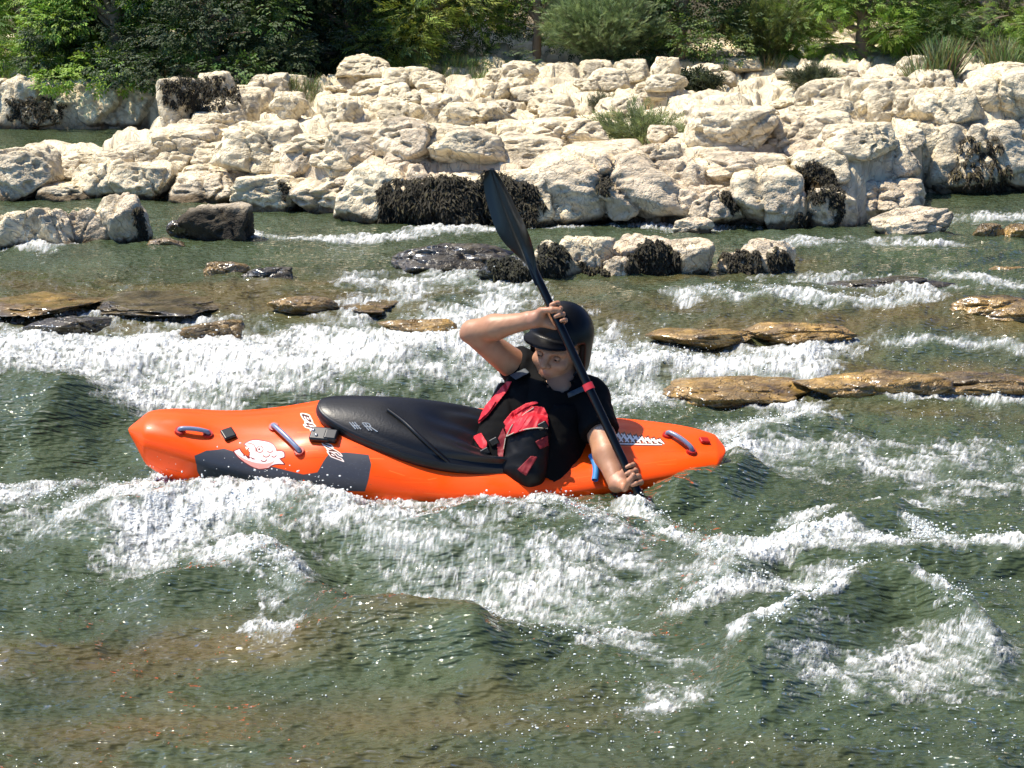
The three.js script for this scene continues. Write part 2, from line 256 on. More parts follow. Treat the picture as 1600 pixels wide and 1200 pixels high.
// ---------------------------------------------------------------- river bed, rocky bank, hillside
const SHORE = [[-900, 318], [-100, 318], [60, 318], [250, 317], [350, 320], [450, 334], [600, 354], [850, 354], [1000, 355], [1150, 358], [1340, 362], [1425, 344], [1448, 306], [1600, 302], [2400, 298]].map(([x, y]) => onLevel(x, y, 0.2));
const shoreZ = (x) => { let i = 0; while (i < SHORE.length - 2 && x > SHORE[i + 1].x) i++; const a = SHORE[i], b = SHORE[i + 1]; return lerp(a.z, b.z, clamp((x - a.x) / (b.x - a.x))); };
const wA = [0, 0, 0, 0, 0], wB = [0, 0, 0, 0, 0];
function poolAt(x, z) { return sstep(-2.45, -3.05, x + 0.12 * noise(z * 2, x, 3)) * sstep(-16.95, -17.7, z) * sstep(-20.75, -20.4, z); }
function bankAt(x, z) {
  const sz = shoreZ(x) + 0.10 * noise(x * 3, 5, 1) + 0.05 * noise(x * 9, 2, 7), s = sz - z;            // metres behind the water's edge
  const left = sstep(-0.9, -2.2, x), d = -z;
  const top = lerp(lerp(0.30, 0.21, left), lerp(0.37, 0.33, left), sstep(15.5, 22, d)) + 0.05 * sstep(0.6, 2.6, x) ;
  const front = sstep(-0.12, lerp(0.30, 0.75, left), s);
  let y = 0.2 + lerp(-0.35, top, front);
  const X = x + 0.13 * noise(x * 2.1, z * 2.1, 3) + 0.05 * noise(x * 6, z * 6, 1), Z = z + 0.16 * noise(x * 1.9, z * 2.3, 8) + 0.05 * noise(x * 6, z * 6, 4);
  const busy = clamp(sstep(16.6, 18.4, d) * (0.7 + 0.5 * noise(x * 0.8, z * 0.8, 2)) + 0.15);
  worley(X * 1.25, Z * 1.05, wA); worley(X * 3.6 + 3, Z * 2.5 + 7, wB);
  const a = wA[2], b = wB[2];
  let r = (h2(a, 3) - 0.5) * 0.17 + (wA[3] * (h2(a, 5) - 0.5) + wA[4] * (h2(a, 6) - 0.65)) * 0.26 - 0.13 * (1 - sstep(0.0, 0.12, wA[1] - wA[0]));
  r += busy * ((h2(b, 3) - 0.5) * 0.09 + (wB[3] * (h2(b, 5) - 0.5) + wB[4] * (h2(b, 6) - 0.6)) * 0.16 - 0.06 * (1 - sstep(0.0, 0.2, wB[1] - wB[0])));
  r += 0.022 * ridged(x * 4.5, z * 4.5, y * 3, 3, 0.55) ;
  y += r * sstep(-0.05, 0.35, s);
  
  y += 0.16 * sstep(21.2, 23.5, d) + 0.35 * sstep(23, 27, d);
  y = lerp(y, -0.25, poolAt(x, z));
  return y;
}
const rockTone = (x, y, z, wetTop, seed = 0) => {
  const n = fbm(x * 1.3 + seed, y * 1.3, z * 1.3, 3), g = fbm(x * 7 + seed, y * 9, z * 7, 3, 0.6), q = fbm(x * 26, y * 26, z * 26 + seed, 2);
  let c = [0.70, 0.605, 0.42]; const grey = [0.48, 0.435, 0.335], rose = [0.53, 0.42, 0.305];
  const k1 = sstep(-0.12, 0.25, n + 0.5 * g), k2 = sstep(-16.8, -14.8, z) * clamp(0.5 + n * 1.6);
  c = c.map((v, i) => lerp(lerp(v, grey[i], k1 * 0.38), rose[i], k2 * 0.6) * (1.0 + (seed ? 0.26 * g + 0.28 * q : 0.2 * g)));
  const speck = sstep(0.42, 0.47, fbm(x * 4.2 + 5, y * 5.5, z * 4.2 + seed, 4, 0.62)) * 0.4; c = c.map((v, i) => lerp(v, [0.07, 0.062, 0.05][i] * (1 + 0.6 * q), speck));      // dark spots painted in for black weed and shaded holes
  if (wetTop !== undefined) { const w = 1 - sstep(wetTop, wetTop + 0.022, y + 0.04 * noise(x * 7, 4, z * 7) + 0.018 * noise(x * 30, 1, z * 30)); c = c.map((v, i) => lerp(v, [0.105, 0.07, 0.032][i] * (0.8 + 0.7 * g), w * 0.92)); }   // algae line
  return c;
};
const stoneBump = noiseTexture(512, (u, v) => { const a = tileFbm(u, v, 6, 5), k = Math.abs(tileFbm(v, u, 4, 4)), e = Math.abs(tileFbm(u, v, 9, 3)); return 0.6 + 0.8 * a - 0.4 * (1 - sstep(0, 0.035, k)) - 0.2 * (1 - sstep(0, 0.04, e)); });
stoneBump.repeat.set(2.2, 2.2);
const rockMat = new THREE.MeshStandardMaterial({ color: 0xffffff, vertexColors: true, roughness: 0.9, bumpMap: stoneBump, bumpScale: 0.018, side: THREE.DoubleSide });
const wetRockMat = new THREE.MeshPhysicalMaterial({ color: 0xffffff, vertexColors: true, roughness: 0.32, clearcoat: 0.8, clearcoatRoughness: 0.12, bumpMap: stoneBump, bumpScale: 0.02 });
function sheet(n, m, d0, d1, wide, fn, tone) {                 // a sheet of ground, finer towards the river
  const p = new Float32Array(n * m * 3), c = new Float32Array(n * m * 3), uv = new Float32Array(n * m * 2), idx = [];
  for (let r = 0; r < n; r++) { const d = lerp(d0, d1, (r / (n - 1)) ** 1.25); for (let k = 0; k < m; k++) {
    const e = k / (m - 1) * 2 - 1, ae = Math.abs(e), x = Math.sign(e) * (ae < 0.94 ? ae / 0.94 * d * wide : lerp(d * wide, 30, ((ae - 0.94) / 0.06) ** 2)), z = -d, q = r * m + k, y = fn(x, z);
    p[q * 3] = x; p[q * 3 + 1] = y; p[q * 3 + 2] = z; uv[q * 2] = x; uv[q * 2 + 1] = z + y * 1.3; c.set(tone(x, y, z), q * 3);
    if (r && k) idx.push(q - m - 1, q - m, q, q - m - 1, q, q - 1);
  } }
  return geoFrom(p, new Uint32Array(idx), c, uv);
}
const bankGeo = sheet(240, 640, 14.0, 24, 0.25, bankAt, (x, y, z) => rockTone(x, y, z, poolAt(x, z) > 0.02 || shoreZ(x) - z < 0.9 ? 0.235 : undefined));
const bank = struct('rock_bank', bankGeo, rockMat);
const bedAt = (x, z) => -0.30 + levelAt(z) * 0.9 + 0.16 * clamp(featureSum(SHALLOW, x, z, true)) + 0.07 * fbm(x * 2.4, z * 2.4, 3, 3) + 0.05 * ridged(x * 5, z * 4, 2, 2);
struct('river_bed', sheet(160, 220, 4.6, 24.8, 0.25, bedAt, (x, y, z) => { const g = fbm(x * 5, y, z * 5, 3), k = clamp(0.5 + 1.2 * fbm(x * 1.7, 2, z * 1.7, 2)); return [lerp(0.20, 0.10, k), lerp(0.145, 0.085, k), lerp(0.06, 0.045, k)].map((v) => v * (1 + 0.7 * g)); }), rockMat);
const hillAt = (x, z) => { const d = -z, pale = Math.exp(-(((x + 0.1 * (d - 22)) / 0.45) ** 2)); return 0.42 + 0.05 * noise(x, z, 2) + 0.55 * sstep(22.2, 25, d) + 5.5 * sstep(24, 42, d) + 0.05 * fbm(x * 3, z * 3, 1, 3) - 0.25 * sstep(23, 21.6, d) + 0.35 * pale * sstep(22.6, 24.5, d); };
struct('hillside', sheet(120, 240, 21.2, 60, 0.4, hillAt, (x, y, z) => { const d = -z, pale = Math.exp(-(((x + 0.1 * (d - 22)) / 0.42) ** 4)), g = fbm(x * 5, y * 5, z * 5, 3), e = [0.075, 0.062, 0.036], s = [0.46, 0.38, 0.27]; return e.map((v, i) => lerp(v, s[i], pale) * (1 + 0.6 * g)); }), rockMat);

function rockGeo(seed, sx, sy, sz, o = {}) {                  // a block broken along planes, weathered round, pitted
  const R = rng(seed * 77 + 5), planes = [], n = 11 + Math.floor(R() * 7), cracks = [];
  for (let i = 0; i < 3; i++) { const u = (R() * 2 - 1) * 0.5, a = R() * 6.283, q = Math.sqrt(1 - u * u); cracks.push([q * Math.cos(a), u, q * Math.sin(a), (R() - 0.5) * 1.1, 0.03 + 0.03 * R()]); }
  for (let i = 0; i < n; i++) { const u = R() * 2 - 1, a = R() * 6.283, q = Math.sqrt(1 - u * u); planes.push([q * Math.cos(a), u, q * Math.sin(a), 0.58 + 0.34 * R()]); }
  planes.push([0.14 * (R() - 0.5), 1, 0.22 * (R() - 0.2), (o.slab ? 0.60 : 0.72) + 0.1 * R()]); if (o.slab) { const a = (R() - 0.5) * 0.9; planes.push([Math.sin(a) * 0.94, 0.34, Math.cos(a) * 0.94, 0.62 + 0.1 * R()], [0.96, 0.2, 0.15, 0.8], [-0.96, 0.2, 0.15, 0.8]); }
  const detail = o.detail ?? 9, g0 = new THREE.IcosahedronGeometry(1, detail), src = g0.attributes.position, key = new Map(), pos = [], idx = [], uv = [], col = [], c = o.at ?? V();
  for (let i = 0; i < src.count; i++) {
    const x = src.getX(i), y = src.getY(i), z = src.getZ(i), kk = `${Math.round(x * 1e4)},${Math.round(y * 1e4)},${Math.round(z * 1e4)}`;
    let k = key.get(kk);
    if (k === undefined) {
      let r = 1.15; for (const p of planes) { const d = x * p[0] + y * p[1] + z * p[2]; if (d > 0.05) r = smin(r, p[3] / d, o.soft ?? 0.09); }
      const S = seed * 3.1;
      r += (o.slab ? 0.05 : 0.09) * fbm(x * 1.6 + S, y * 1.6, z * 1.6, 2) + 0.035 * ridged(x * 3.4 + S, y * 4.6, z * 3.4, 2, 0.5) - 0.12 * sstep(0.26, 0.5, noise(x * 2.9 + S, y * 2.9, z * 2.9)) + 0.010 * fbm(x * 11 + S, y * 11, z * 11, 2);
      for (const q of cracks) { const e = (x * q[0] + y * q[1] + z * q[2] - q[3] + 0.16 * noise(x * 2.3 + S, y * 2.3, z * 2.3)) / q[4]; r -= 0.13 * Math.exp(-e * e); }
      k = pos.length / 3; key.set(kk, k); const X = x * r * sx, Y = y * r * sy, Z = z * r * sz; pos.push(X, Y, Z); uv.push(X + 0.6 * Z, Y - 0.8 * Z);
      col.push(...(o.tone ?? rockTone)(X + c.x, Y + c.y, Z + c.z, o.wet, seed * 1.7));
    }
    idx.push(k);
  }
  return geoFrom(pos, idx, col, uv);
}
const groundAt = (x, z) => Math.max(z < -14 ? bankAt(x, z) : -1, z < -21.2 ? hillAt(x, z) : -1, levelAt(z));
function groundHit(px, py) { const d = dirOf(px, py); let t = 5; for (; t < 45; t += 0.04) { if (camera.position.y + d.y * t < groundAt(d.x * t, d.z * t)) break; } return d.multiplyScalar(t).add(camera.position); }
const solids = [bankGeo];                                     // what moss can grow on, in the scene's axes
let rs = 11;
function rockFrom(cx, y0, y1, w, o = {}) {                    // geometry and place of a rock that spans these pixels
  const slab = o.slab; const b = o.lev !== undefined ? onLevel(cx, y1, o.lev) : groundHit(cx, y1), m = -b.z / CP / FPX, sx = w * m * 0.56, vis = (y1 - y0) * m, sz = sx * (o.deep ?? 0.75), bury = o.bury ?? 0.35;
  const sy = Math.max(0.03, vis * (0.5 + bury * 0.5) * 1.08), p = V(b.x, b.y + vis - sy * (slab ? 0.66 : 0.80), b.z - sz * 0.5); rs++;
  const geo = rockGeo(rs, sx, sy, sz, { ...o, at: p });
  solids.push(geo.clone().translate(p.x, p.y, p.z));
  return [geo, p];
}
// blocks of the bank that can be told apart: pieces of the bank
const BLOCKS = [[20, 236, 316, 105], [98, 288, 315, 74], [92, 250, 290, 62], [160, 252, 313, 84], [222, 258, 317, 92], [285, 206, 262, 100], [402, 194, 278, 122], [475, 228, 282, 66], [545, 248, 290, 70], [425, 278, 336, 120], [330, 274, 320, 110], [530, 280, 338, 150],
  [640, 190, 250, 100], [720, 205, 262, 110], [560, 200, 246, 90], [820, 215, 262, 130], [950, 243, 356, 240], [1062, 250, 326, 90], [1160, 243, 298, 140], [1205, 270, 361, 120], [1108, 294, 361, 96], [1285, 236, 288, 86], [1378, 284, 352, 126], [1345, 198, 252, 100], [1395, 224, 298, 80], [1458, 198, 262, 66], [1535, 196, 303, 150], [1600, 240, 303, 90],
  [1150, 172, 238, 120], [1270, 180, 242, 116], [1290, 130, 178, 80], [1385, 128, 202, 106], [1480, 140, 200, 90], [1565, 116, 178, 96], [1435, 88, 122, 46], [932, 96, 128, 44], [985, 96, 130, 46], [1040, 92, 132, 44], [1150, 92, 116, 70], [890, 190, 232, 110], [1030, 226, 262, 60], [690, 276, 356, 160], [800, 272, 356, 120], [588, 262, 352, 110], [640, 262, 352, 70], [20, 250, 316, 60], [880, 300, 357, 90],
  [415, 120, 165, 62], [385, 150, 198, 40], [450, 148, 190, 50], [560, 92, 125, 70], [640, 108, 140, 70], [745, 165, 200, 90], [690, 150, 182, 60], [610, 160, 196, 60], [530, 155, 200, 64], [810, 100, 135, 56], [860, 150, 190, 60], [330, 178, 215, 60], [290, 190, 220, 40], [775, 130, 160, 40], [620, 60, 100, 40],
  [30, 125, 200, 60], [85, 128, 165, 70], [150, 130, 198, 74], [215, 138, 200, 54], [275, 125, 195, 60], [335, 120, 182, 50], [60, 160, 202, 70], [-30, 130, 202, 80], [180, 165, 203, 60], [1230, 296, 362, 60], [1300, 300, 362, 70], [1480, 250, 303, 50]];
for (const [cx, y0, y1, w] of BLOCKS) { const [g, p] = rockFrom(cx, y0, y1, w * 1.22, { wet: y1 > 296 || (y1 > 196 && cx < 260) ? 0.245 : undefined, soft: 0.04 + 0.05 * h2(cx, w), detail: w > 90 ? 17 : w > 60 ? 12 : 10, deep: 0.9, slab: 1 }); const m = part('rock', g, rockMat, bank); m.position.copy(p); m.rotation.y = 0; }
{ const R = rng(404); for (let i = 0; i < 150; i++) { const cx = R() * 1700 - 50, up = R(), y1 = lerp(116, 240, up ** 1.3), w = 30 + 56 * R() * R() + 16 * up; if (cx < 250 && y1 > 180) continue; const [g, p] = rockFrom(cx, y1 - w * (0.25 + 0.32 * R()), y1, w, { detail: 11, soft: 0.035, deep: 1.0, slab: 1 }); part('rock', g, rockMat, bank).position.copy(p); } }
{ const R = rng(88); for (let i = 0; i < 50; i++) { const cx = 120 + R() * 560, y1 = 232 + R() * 78, w = 36 + 50 * R(); const [g, p] = rockFrom(cx, y1 - w * (0.25 + 0.25 * R()), y1, w * 1.3, { detail: 12, soft: 0.035, slab: 1 }); part('rock', g, rockMat, bank).position.copy(p); } }
// rocks that stand alone in the river
function riverRock(label, cx, y0, y1, w, o = {}) { const [g, p] = rockFrom(cx, y0, y1, w, { lev: 0.2, wet: 0.225, detail: 15, ...o }); const m = part(o.name ?? 'boulder', g, o.wetAll ? wetRockMat : rockMat, scene); m.position.copy(p); return tag(m, label, o.name === 'ledge' ? 'rock ledge' : 'rock', o.group); }
const stones = 'pale stones standing in the river';
riverRock('pale rounded boulder at the left picture edge, first of the four by the left shore', 18, 334, 392, 74);
riverRock('pale boulder second from left in the row of four at the left shore', 78, 321, 389, 84);
riverRock('low pale boulder third from left in the row at the left shore', 132, 327, 384, 66);
riverRock('tallest pale boulder with dark right side, right end of the left row', 190, 309, 384, 88);
const darkTone = (x, y, z, w, s) => { const g = fbm(x * 9 + s, y * 9, z * 9, 3), t = sstep(0.36, 0.42, y + 0.05 * noise(x * 8, 3, z * 8)); return [0.045, 0.036, 0.022].map((v, i) => lerp(v * (1 + 0.8 * g), [0.4, 0.34, 0.25][i], t)); };
riverRock('dark wet boulder with pale top between the left stones and the bank', 342, 321, 380, 104, { tone: darkTone });
riverRock('low dark wet stone just left of the dark pale-topped boulder', 296, 346, 378, 60, { tone: (x, y, z, w, s) => [0.06, 0.047, 0.026].map((v) => v * (1 + fbm(x * 9, y * 9, z * 9, 3))), wetAll: true });
riverRock('flat brown stone awash beside the right end of the left row', 258, 372, 392, 60, { tone: (x, y, z) => [0.17, 0.12, 0.06].map((v) => v * (1 + 0.7 * fbm(x * 9, y * 9, z * 9, 3))), wetAll: true });
riverRock('flat pale pinkish slab lying at the waterline at the right foot of the bank', 1428, 328, 374, 134, { deep: 0.6 });
riverRock('small pale stone at the waterline below the middle of the bank', 1084, 342, 368, 62);
const wetBrown = (x, y, z, w, s) => { const g = fbm(x * 8 + s, y * 10, z * 8, 4, 0.6), k = clamp(0.5 + 1.4 * fbm(x * 2.4, y * 3, z * 2.4 + s, 2)); return [lerp(0.33, 0.13, k), lerp(0.205, 0.088, k), lerp(0.060, 0.032, k)].map((v) => v * (1 + 0.8 * g)); };
riverRock('small brown wet stone off the right end of the bank', 1542, 351, 376, 44, { tone: wetBrown, wetAll: true });
riverRock('brown wet stone at the right picture edge below the bank', 1592, 353, 376, 54, { tone: wetBrown, wetAll: true });
riverRock('moss-draped stone at the left end of the midstream row, beside the paddle blade', 858, 377, 440, 66);
riverRock('pale angular stone second from left in the midstream row', 922, 373, 436, 84);
riverRock('broad pale stone with a moss cap in the middle of the midstream row', 1006, 371, 432, 104);
riverRock('small low pale stone in front of the broad moss-capped midstream stone', 968, 402, 439, 52);
riverRock('pale midstream stone just right of the broad moss-capped one', 1078, 380, 434, 74);
riverRock('low midstream stone covered in dark moss, second from the right end', 1152, 391, 432, 72);
riverRock('pale-topped stone at the right end of the midstream row', 1200, 378, 432, 72);
riverRock('black mossy boulder behind the paddle blade, left of the midstream row', 806, 402, 445, 100, { tone: (x, y, z) => [0.022, 0.022, 0.014].map((v) => v * (1 + fbm(x * 9, y * 9, z * 9, 3))), wetAll: true });
const L = (label, cx, y0, y1, w, lev, o = {}) => riverRock(label, cx, y0, y1, w, { lev, name: 'ledge', wetAll: true, tone: wetBrown, deep: 0.5, ...o });
const blackWet = (x, y, z) => [0.05, 0.04, 0.022].map((v) => v * (1 + fbm(x * 8, y * 8, z * 8, 3)));
L('dark wet ledge that water pours over, left of the black mossy boulder', 700, 384, 432, 190, 0.18, { tone: blackWet });
L('golden brown wet ledge block with a steep face, right of the kayaker', 1362, 588, 634, 210, 0.0);
L('low wet brown ledge left of the golden block, nearer the kayaker', 1150, 600, 638, 270, 0.0);
L('long wet brown ledge running out of the picture at the right', 1545, 592, 624, 250, 0.02);
L('round brown hump washed by glittering water behind the ledges', 1255, 511, 538, 190, 0.12);
L('low brown hump washed over left of the round glittering one', 1110, 519, 542, 170, 0.12, { tone: wetBrown });
L('brown wet mound at the right picture edge above the rapid', 1560, 466, 500, 190, 0.16);
L('thin dark rock breaking the surface left of the right-hand mound', 1400, 437, 462, 180, 0.17, { tone: blackWet });
L('brown rock tip breaking the surface at the upper right edge', 1585, 419, 440, 90, 0.18);
L('yellowish rock just under the surface in the left rapid lip', 335, 503, 528, 90, 0.155);
L('yellowish rock in the lip of the rapid left of the splash', 655, 499, 528, 110, 0.155);
L('dark brown rock at the left end of the rapid lip', 110, 499, 524, 120, 0.155, { tone: blackWet });
L('dark rock awash upstream of the left rapid, below the dark boulder', 415, 420, 446, 90, 0.2, { tone: blackWet });
L('golden rock just under the surface upstream of the left rapid', 345, 412, 442, 70, 0.2);
L('pale brown rock awash in the left rapid near the splash', 470, 468, 490, 90, 0.19);
L('broad flat brown shelf awash at the far left above the rapid', 60, 476, 486, 190, 0.2, { deep: 1 });
L('long low brown shelf in mid river below the dark boulder', 240, 480, 488, 220, 0.2, { deep: 1, tone: (x, y, z) => [0.12, 0.09, 0.04].map((v) => v * (1 + fbm(x * 8, y * 8, z * 8, 3))) });
L('golden shelf awash left of the kayaker above the splash', 560, 474, 482, 150, 0.19, { deep: 1 });

// ---------------------------------------------------------------- moss, black dried weed and dark strands on the rocks
const solid = new MeshBVH(mergeGeometries(solids.map(plain)), { targetLeafSize: 12 });
function castPx(px, py) { const h = solid.raycastFirst(new THREE.Ray(camera.position.clone(), dirOf(px, py).normalize()), THREE.DoubleSide); return h ?? null; }
const inside = (x, y, P) => { let c = false; for (let i = 0, j = P.length - 1; i < P.length; j = i++) if ((P[i][1] > y) !== (P[j][1] > y) && x < (P[j][0] - P[i][0]) * (y - P[i][1]) / (P[j][1] - P[i][1]) + P[i][0]) c = !c; return c; };
const strand = (() => { const p = [], ix = []; for (let i = 0; i <= 4; i++) { const t = i / 4, w = 0.5 * (1 - t * t) + 0.03, z = 0.25 * Math.sin(t * 2.2), y = -t; p.push(-w, y, z, 0, y, z + 0.35 * w, w, y, z); if (i) { const a = i * 3 - 3, b = i * 3; ix.push(a, b, a + 1, b, b + 1, a + 1, a + 1, b + 1, a + 2, b + 1, b + 2, a + 2); } } return geoFrom(p, ix); })();
const mossMat = new THREE.MeshStandardMaterial({ color: 0xffffff, roughness: 0.95, side: THREE.DoubleSide });
function moss(label, P, count, len, tint = [0.030, 0.026, 0.016], edge = 0.25) {
  const R = rng(count + Math.round(P[0][0])), xs = P.map((p) => p[0]), ys = P.map((p) => p[1]), x0 = Math.min(...xs), x1 = Math.max(...xs), y0 = Math.min(...ys), y1 = Math.max(...ys), list = [];
  count = Math.round(count * 2.2); for (let i = 0; i < count * 4 && list.length < count; i++) {
    const px = x0 + R() * (x1 - x0), py = y0 + R() * (y1 - y0), n = noise(px * 0.06, py * 0.03, 3);
    if (!inside(px + 14 * n, py + 10 * n, P) || noise(px * 0.11, py * 0.05, 8) < -edge) continue;
    const h = castPx(px, py); if (!h) continue; list.push([h.point, h.face.normal.clone()]);
  }
  if (!list.length) { console.log('no moss', label); return; }
  const m = new THREE.InstancedMesh(strand, mossMat, list.length), M = new THREE.Matrix4(), Q = new THREE.Quaternion(), c = new THREE.Color();
  list.forEach(([p, n], i) => { if (n.z < 0) n.negate(); const l = 0.62 * len * (0.35 + 1.0 * R() * R() + 0.3 * R()), w = 0.006 + 0.010 * R(); Q.setFromEuler(new THREE.Euler(-0.15 - 0.9 * R() - 0.5 * clamp(n.y), Math.atan2(n.x, n.z) * 0.6 + (R() - 0.5) * 2, (R() - 0.5) * 1.3)); M.compose(p.clone().addScaledVector(n, 0.004 + 0.016 * R()), Q, V(w, l, w)); m.setMatrixAt(i, M); const k = 0.6 + 0.9 * R(), y = R() < 0.15 ? 1.5 : 1; m.setColorAt(i, c.setRGB(tint[0] * k * y, tint[1] * k * y, tint[2] * k)); });
  m.name = numbered('moss'); finish(m); scene.add(m); tag(m, label, 'moss', null, 'stuff');
}
moss('large mat of black weed hanging down the bank behind the paddle blade', [[588, 300], [612, 280], [650, 284], [700, 272], [735, 280], [765, 268], [800, 276], [838, 290], [852, 322], [832, 345], [800, 362], [640, 358], [600, 345]], 5200, 0.085);
moss('black weed on the pale-topped stone at the right end of the midstream row', [[1198, 395], [1215, 388], [1236, 402], [1238, 430], [1205, 430]], 420, 0.05);
moss('black weed covering the low stone near the right end of the midstream row', [[1130, 394], [1185, 392], [1192, 430], [1140, 432]], 620, 0.05);
moss('dark weed capping the broad stone in the middle of the midstream row', [[985, 385], [1020, 374], [1060, 392], [1064, 425], [1040, 432], [1012, 436], [1000, 420], [980, 424], [976, 398]], 1200, 0.055);
moss('dark weed draping the left end stone of the midstream row', [[838, 380], [882, 384], [900, 405], [880, 412], [862, 425], [840, 440]], 700, 0.06, [0.026, 0.025, 0.016]);
moss('black weed in the crack below the pale angular midstream stone', [[900, 404], [926, 412], [955, 425], [955, 436], [920, 430]], 260, 0.04);
moss('thick black weed on the boulder behind the paddle blade', [[760, 408], [850, 402], [856, 440], [780, 445]], 1300, 0.06, [0.02, 0.02, 0.012]);
moss('dark strands in the tall cleft of the bank right of its middle', [[1243, 262], [1268, 250], [1300, 265], [1302, 285], [1318, 300], [1318, 345], [1304, 345], [1300, 320], [1262, 310], [1262, 282]], 900, 0.05);  // short dark strands over the dark hollows of the bank
moss('small dark tuft of strands high on the bank face right of the paddle', [[931, 272], [954, 272], [952, 305], [938, 300]], 240, 0.045);
moss('dark strands in the lower cleft right of the small pale waterline stone', [[1128, 298], [1142, 298], [1154, 325], [1135, 332]], 220, 0.045);
moss('dark strands at the waterline below the tall cleft', [[1245, 330], [1262, 328], [1268, 362], [1244, 364]], 220, 0.045);
moss('black stains of weed on the rocks behind the far pool at left', [[10, 156], [60, 150], [105, 160], [100, 180], [55, 198], [12, 190]], 500, 0.05);
moss('dark strands on the rocks under the trees left of the gap', [[250, 126], [290, 120], [345, 118], [380, 130], [372, 160], [330, 172], [300, 178], [255, 160]], 900, 0.06);
moss('dark strands added as shade on the right of the tallest left row boulder', [[206, 326], [216, 322], [230, 366], [216, 372]], 240, 0.05);  // strands darken the boulder side turned away from the sun
moss('black weed in the crack of the left shelf above the dark boulder', [[434, 282], [452, 290], [448, 325], [500, 332], [480, 340], [452, 336], [440, 300]], 300, 0.04);
moss('dark roots hanging over the rock at the right end of the bank', [[1500, 215], [1560, 212], [1580, 262], [1560, 296], [1500, 292], [1486, 270]], 420, 0.07, [0.05, 0.042, 0.026], 0.0);

// ---------------------------------------------------------------- trees, shrubs and grass on the far side
function leafBlade(l, w, bend) { const p = [], ix = []; for (let i = 0; i <= 3; i++) { const t = i / 3, h = w * Math.sin(Math.PI * (0.08 + 0.9 * t)) * 0.5, y = -bend * t * t; p.push(-h, y + h * 0.3, t * l, h, y + h * 0.3, t * l); if (i) { const a = i * 2 - 2; ix.push(a, a + 1, a + 3, a, a + 3, a + 2); } } return geoFrom(p, ix); }
function sprayGeo(kind) {
  const parts = [], put = (l, w, bend, pos, ry, rx, rz = 0) => { const g = leafBlade(l, w, bend); g.applyMatrix4(new THREE.Matrix4().makeRotationFromEuler(new THREE.Euler(rx, ry, rz, 'YXZ'))); g.translate(...pos); parts.push(g); };
  if (kind === 'pinnate') { for (let i = 0; i < 4; i++) for (const s of [-1, 1]) put(0.50, 0.15, 0.12, [0, -0.05 * i * i * 0.3, 0.25 * i], s * (1.05 - 0.1 * i), 0.1, s * 0.2); put(0.6, 0.22, 0.15, [0, -0.2, 0.95], 0, 0.15); }
  if (kind === 'broad') { for (let i = 0; i < 5; i++) put(0.52, 0.26, 0.12, [0.08 * Math.sin(i * 2.4), 0.05 * (i % 2), 0.2 * i], (i % 2 ? 1 : -1) * (0.95 - 0.14 * i), 0.15 * Math.sin(i * 3), 0.3 * Math.sin(i * 5)); }
  if (kind === 'lance') { for (let i = 0; i < 8; i++) put(0.55, 0.10, 0.08, [0, 0.05 * Math.sin(i), 0.17 * i], (i % 2 ? 1 : -1) * (0.55 - 0.03 * i), -0.1 + 0.2 * Math.sin(i * 4)); }
  if (kind === 'blade') { put(1, 0.028, 0.35, [0, 0, 0], 0, 0); }
  return mergeGeometries(parts.map(plain));
}
const SPRAY = { pinnate: sprayGeo('pinnate'), broad: sprayGeo('broad'), lance: sprayGeo('lance'), blade: sprayGeo('blade') };
const leafMat = new THREE.MeshPhysicalMaterial({ color: 0xffffff, roughness: 0.7, specularIntensity: 0.5, transmission: 0.5, thickness: 0, side: THREE.DoubleSide });
const grassMat = new THREE.MeshStandardMaterial({ color: 0xffffff, roughness: 0.8, side: THREE.DoubleSide });
const barkTex = noiseTexture(256, (u, v) => 0.55 + 0.6 * tileFbm(u, v, 12, 4, 2));
const barkMat = new THREE.MeshStandardMaterial({ color: new THREE.Color().setRGB(0.16, 0.125, 0.09), roughness: 0.95, bumpMap: barkTex, bumpScale: 0.02 });
const Zax = V(0, 0, 1);
function placeLeaves(name, list, geo, parent, mat = leafMat) {      // list: [position, direction, size, colour, roll]
  const m = new THREE.InstancedMesh(geo, mat, list.length), M = new THREE.Matrix4(), Q = new THREE.Quaternion(), Q2 = new THREE.Quaternion(), c = new THREE.Color();
  list.forEach(([p, d, s, col, roll], i) => { Q.setFromUnitVectors(Zax, d); Q2.setFromAxisAngle(Zax, roll); M.compose(p, Q.multiply(Q2), V(s, s, s)); m.setMatrixAt(i, M); m.setColorAt(i, c.setRGB(...col)); });
  m.name = numbered(name); finish(m); parent.add(m); m.userData.kind = 'stuff'; return m;
}
const ball = (R) => { const u = R() * 2 - 1, a = R() * 6.2832, q = Math.sqrt(1 - u * u); return V(q * Math.cos(a), u, q * Math.sin(a)); };
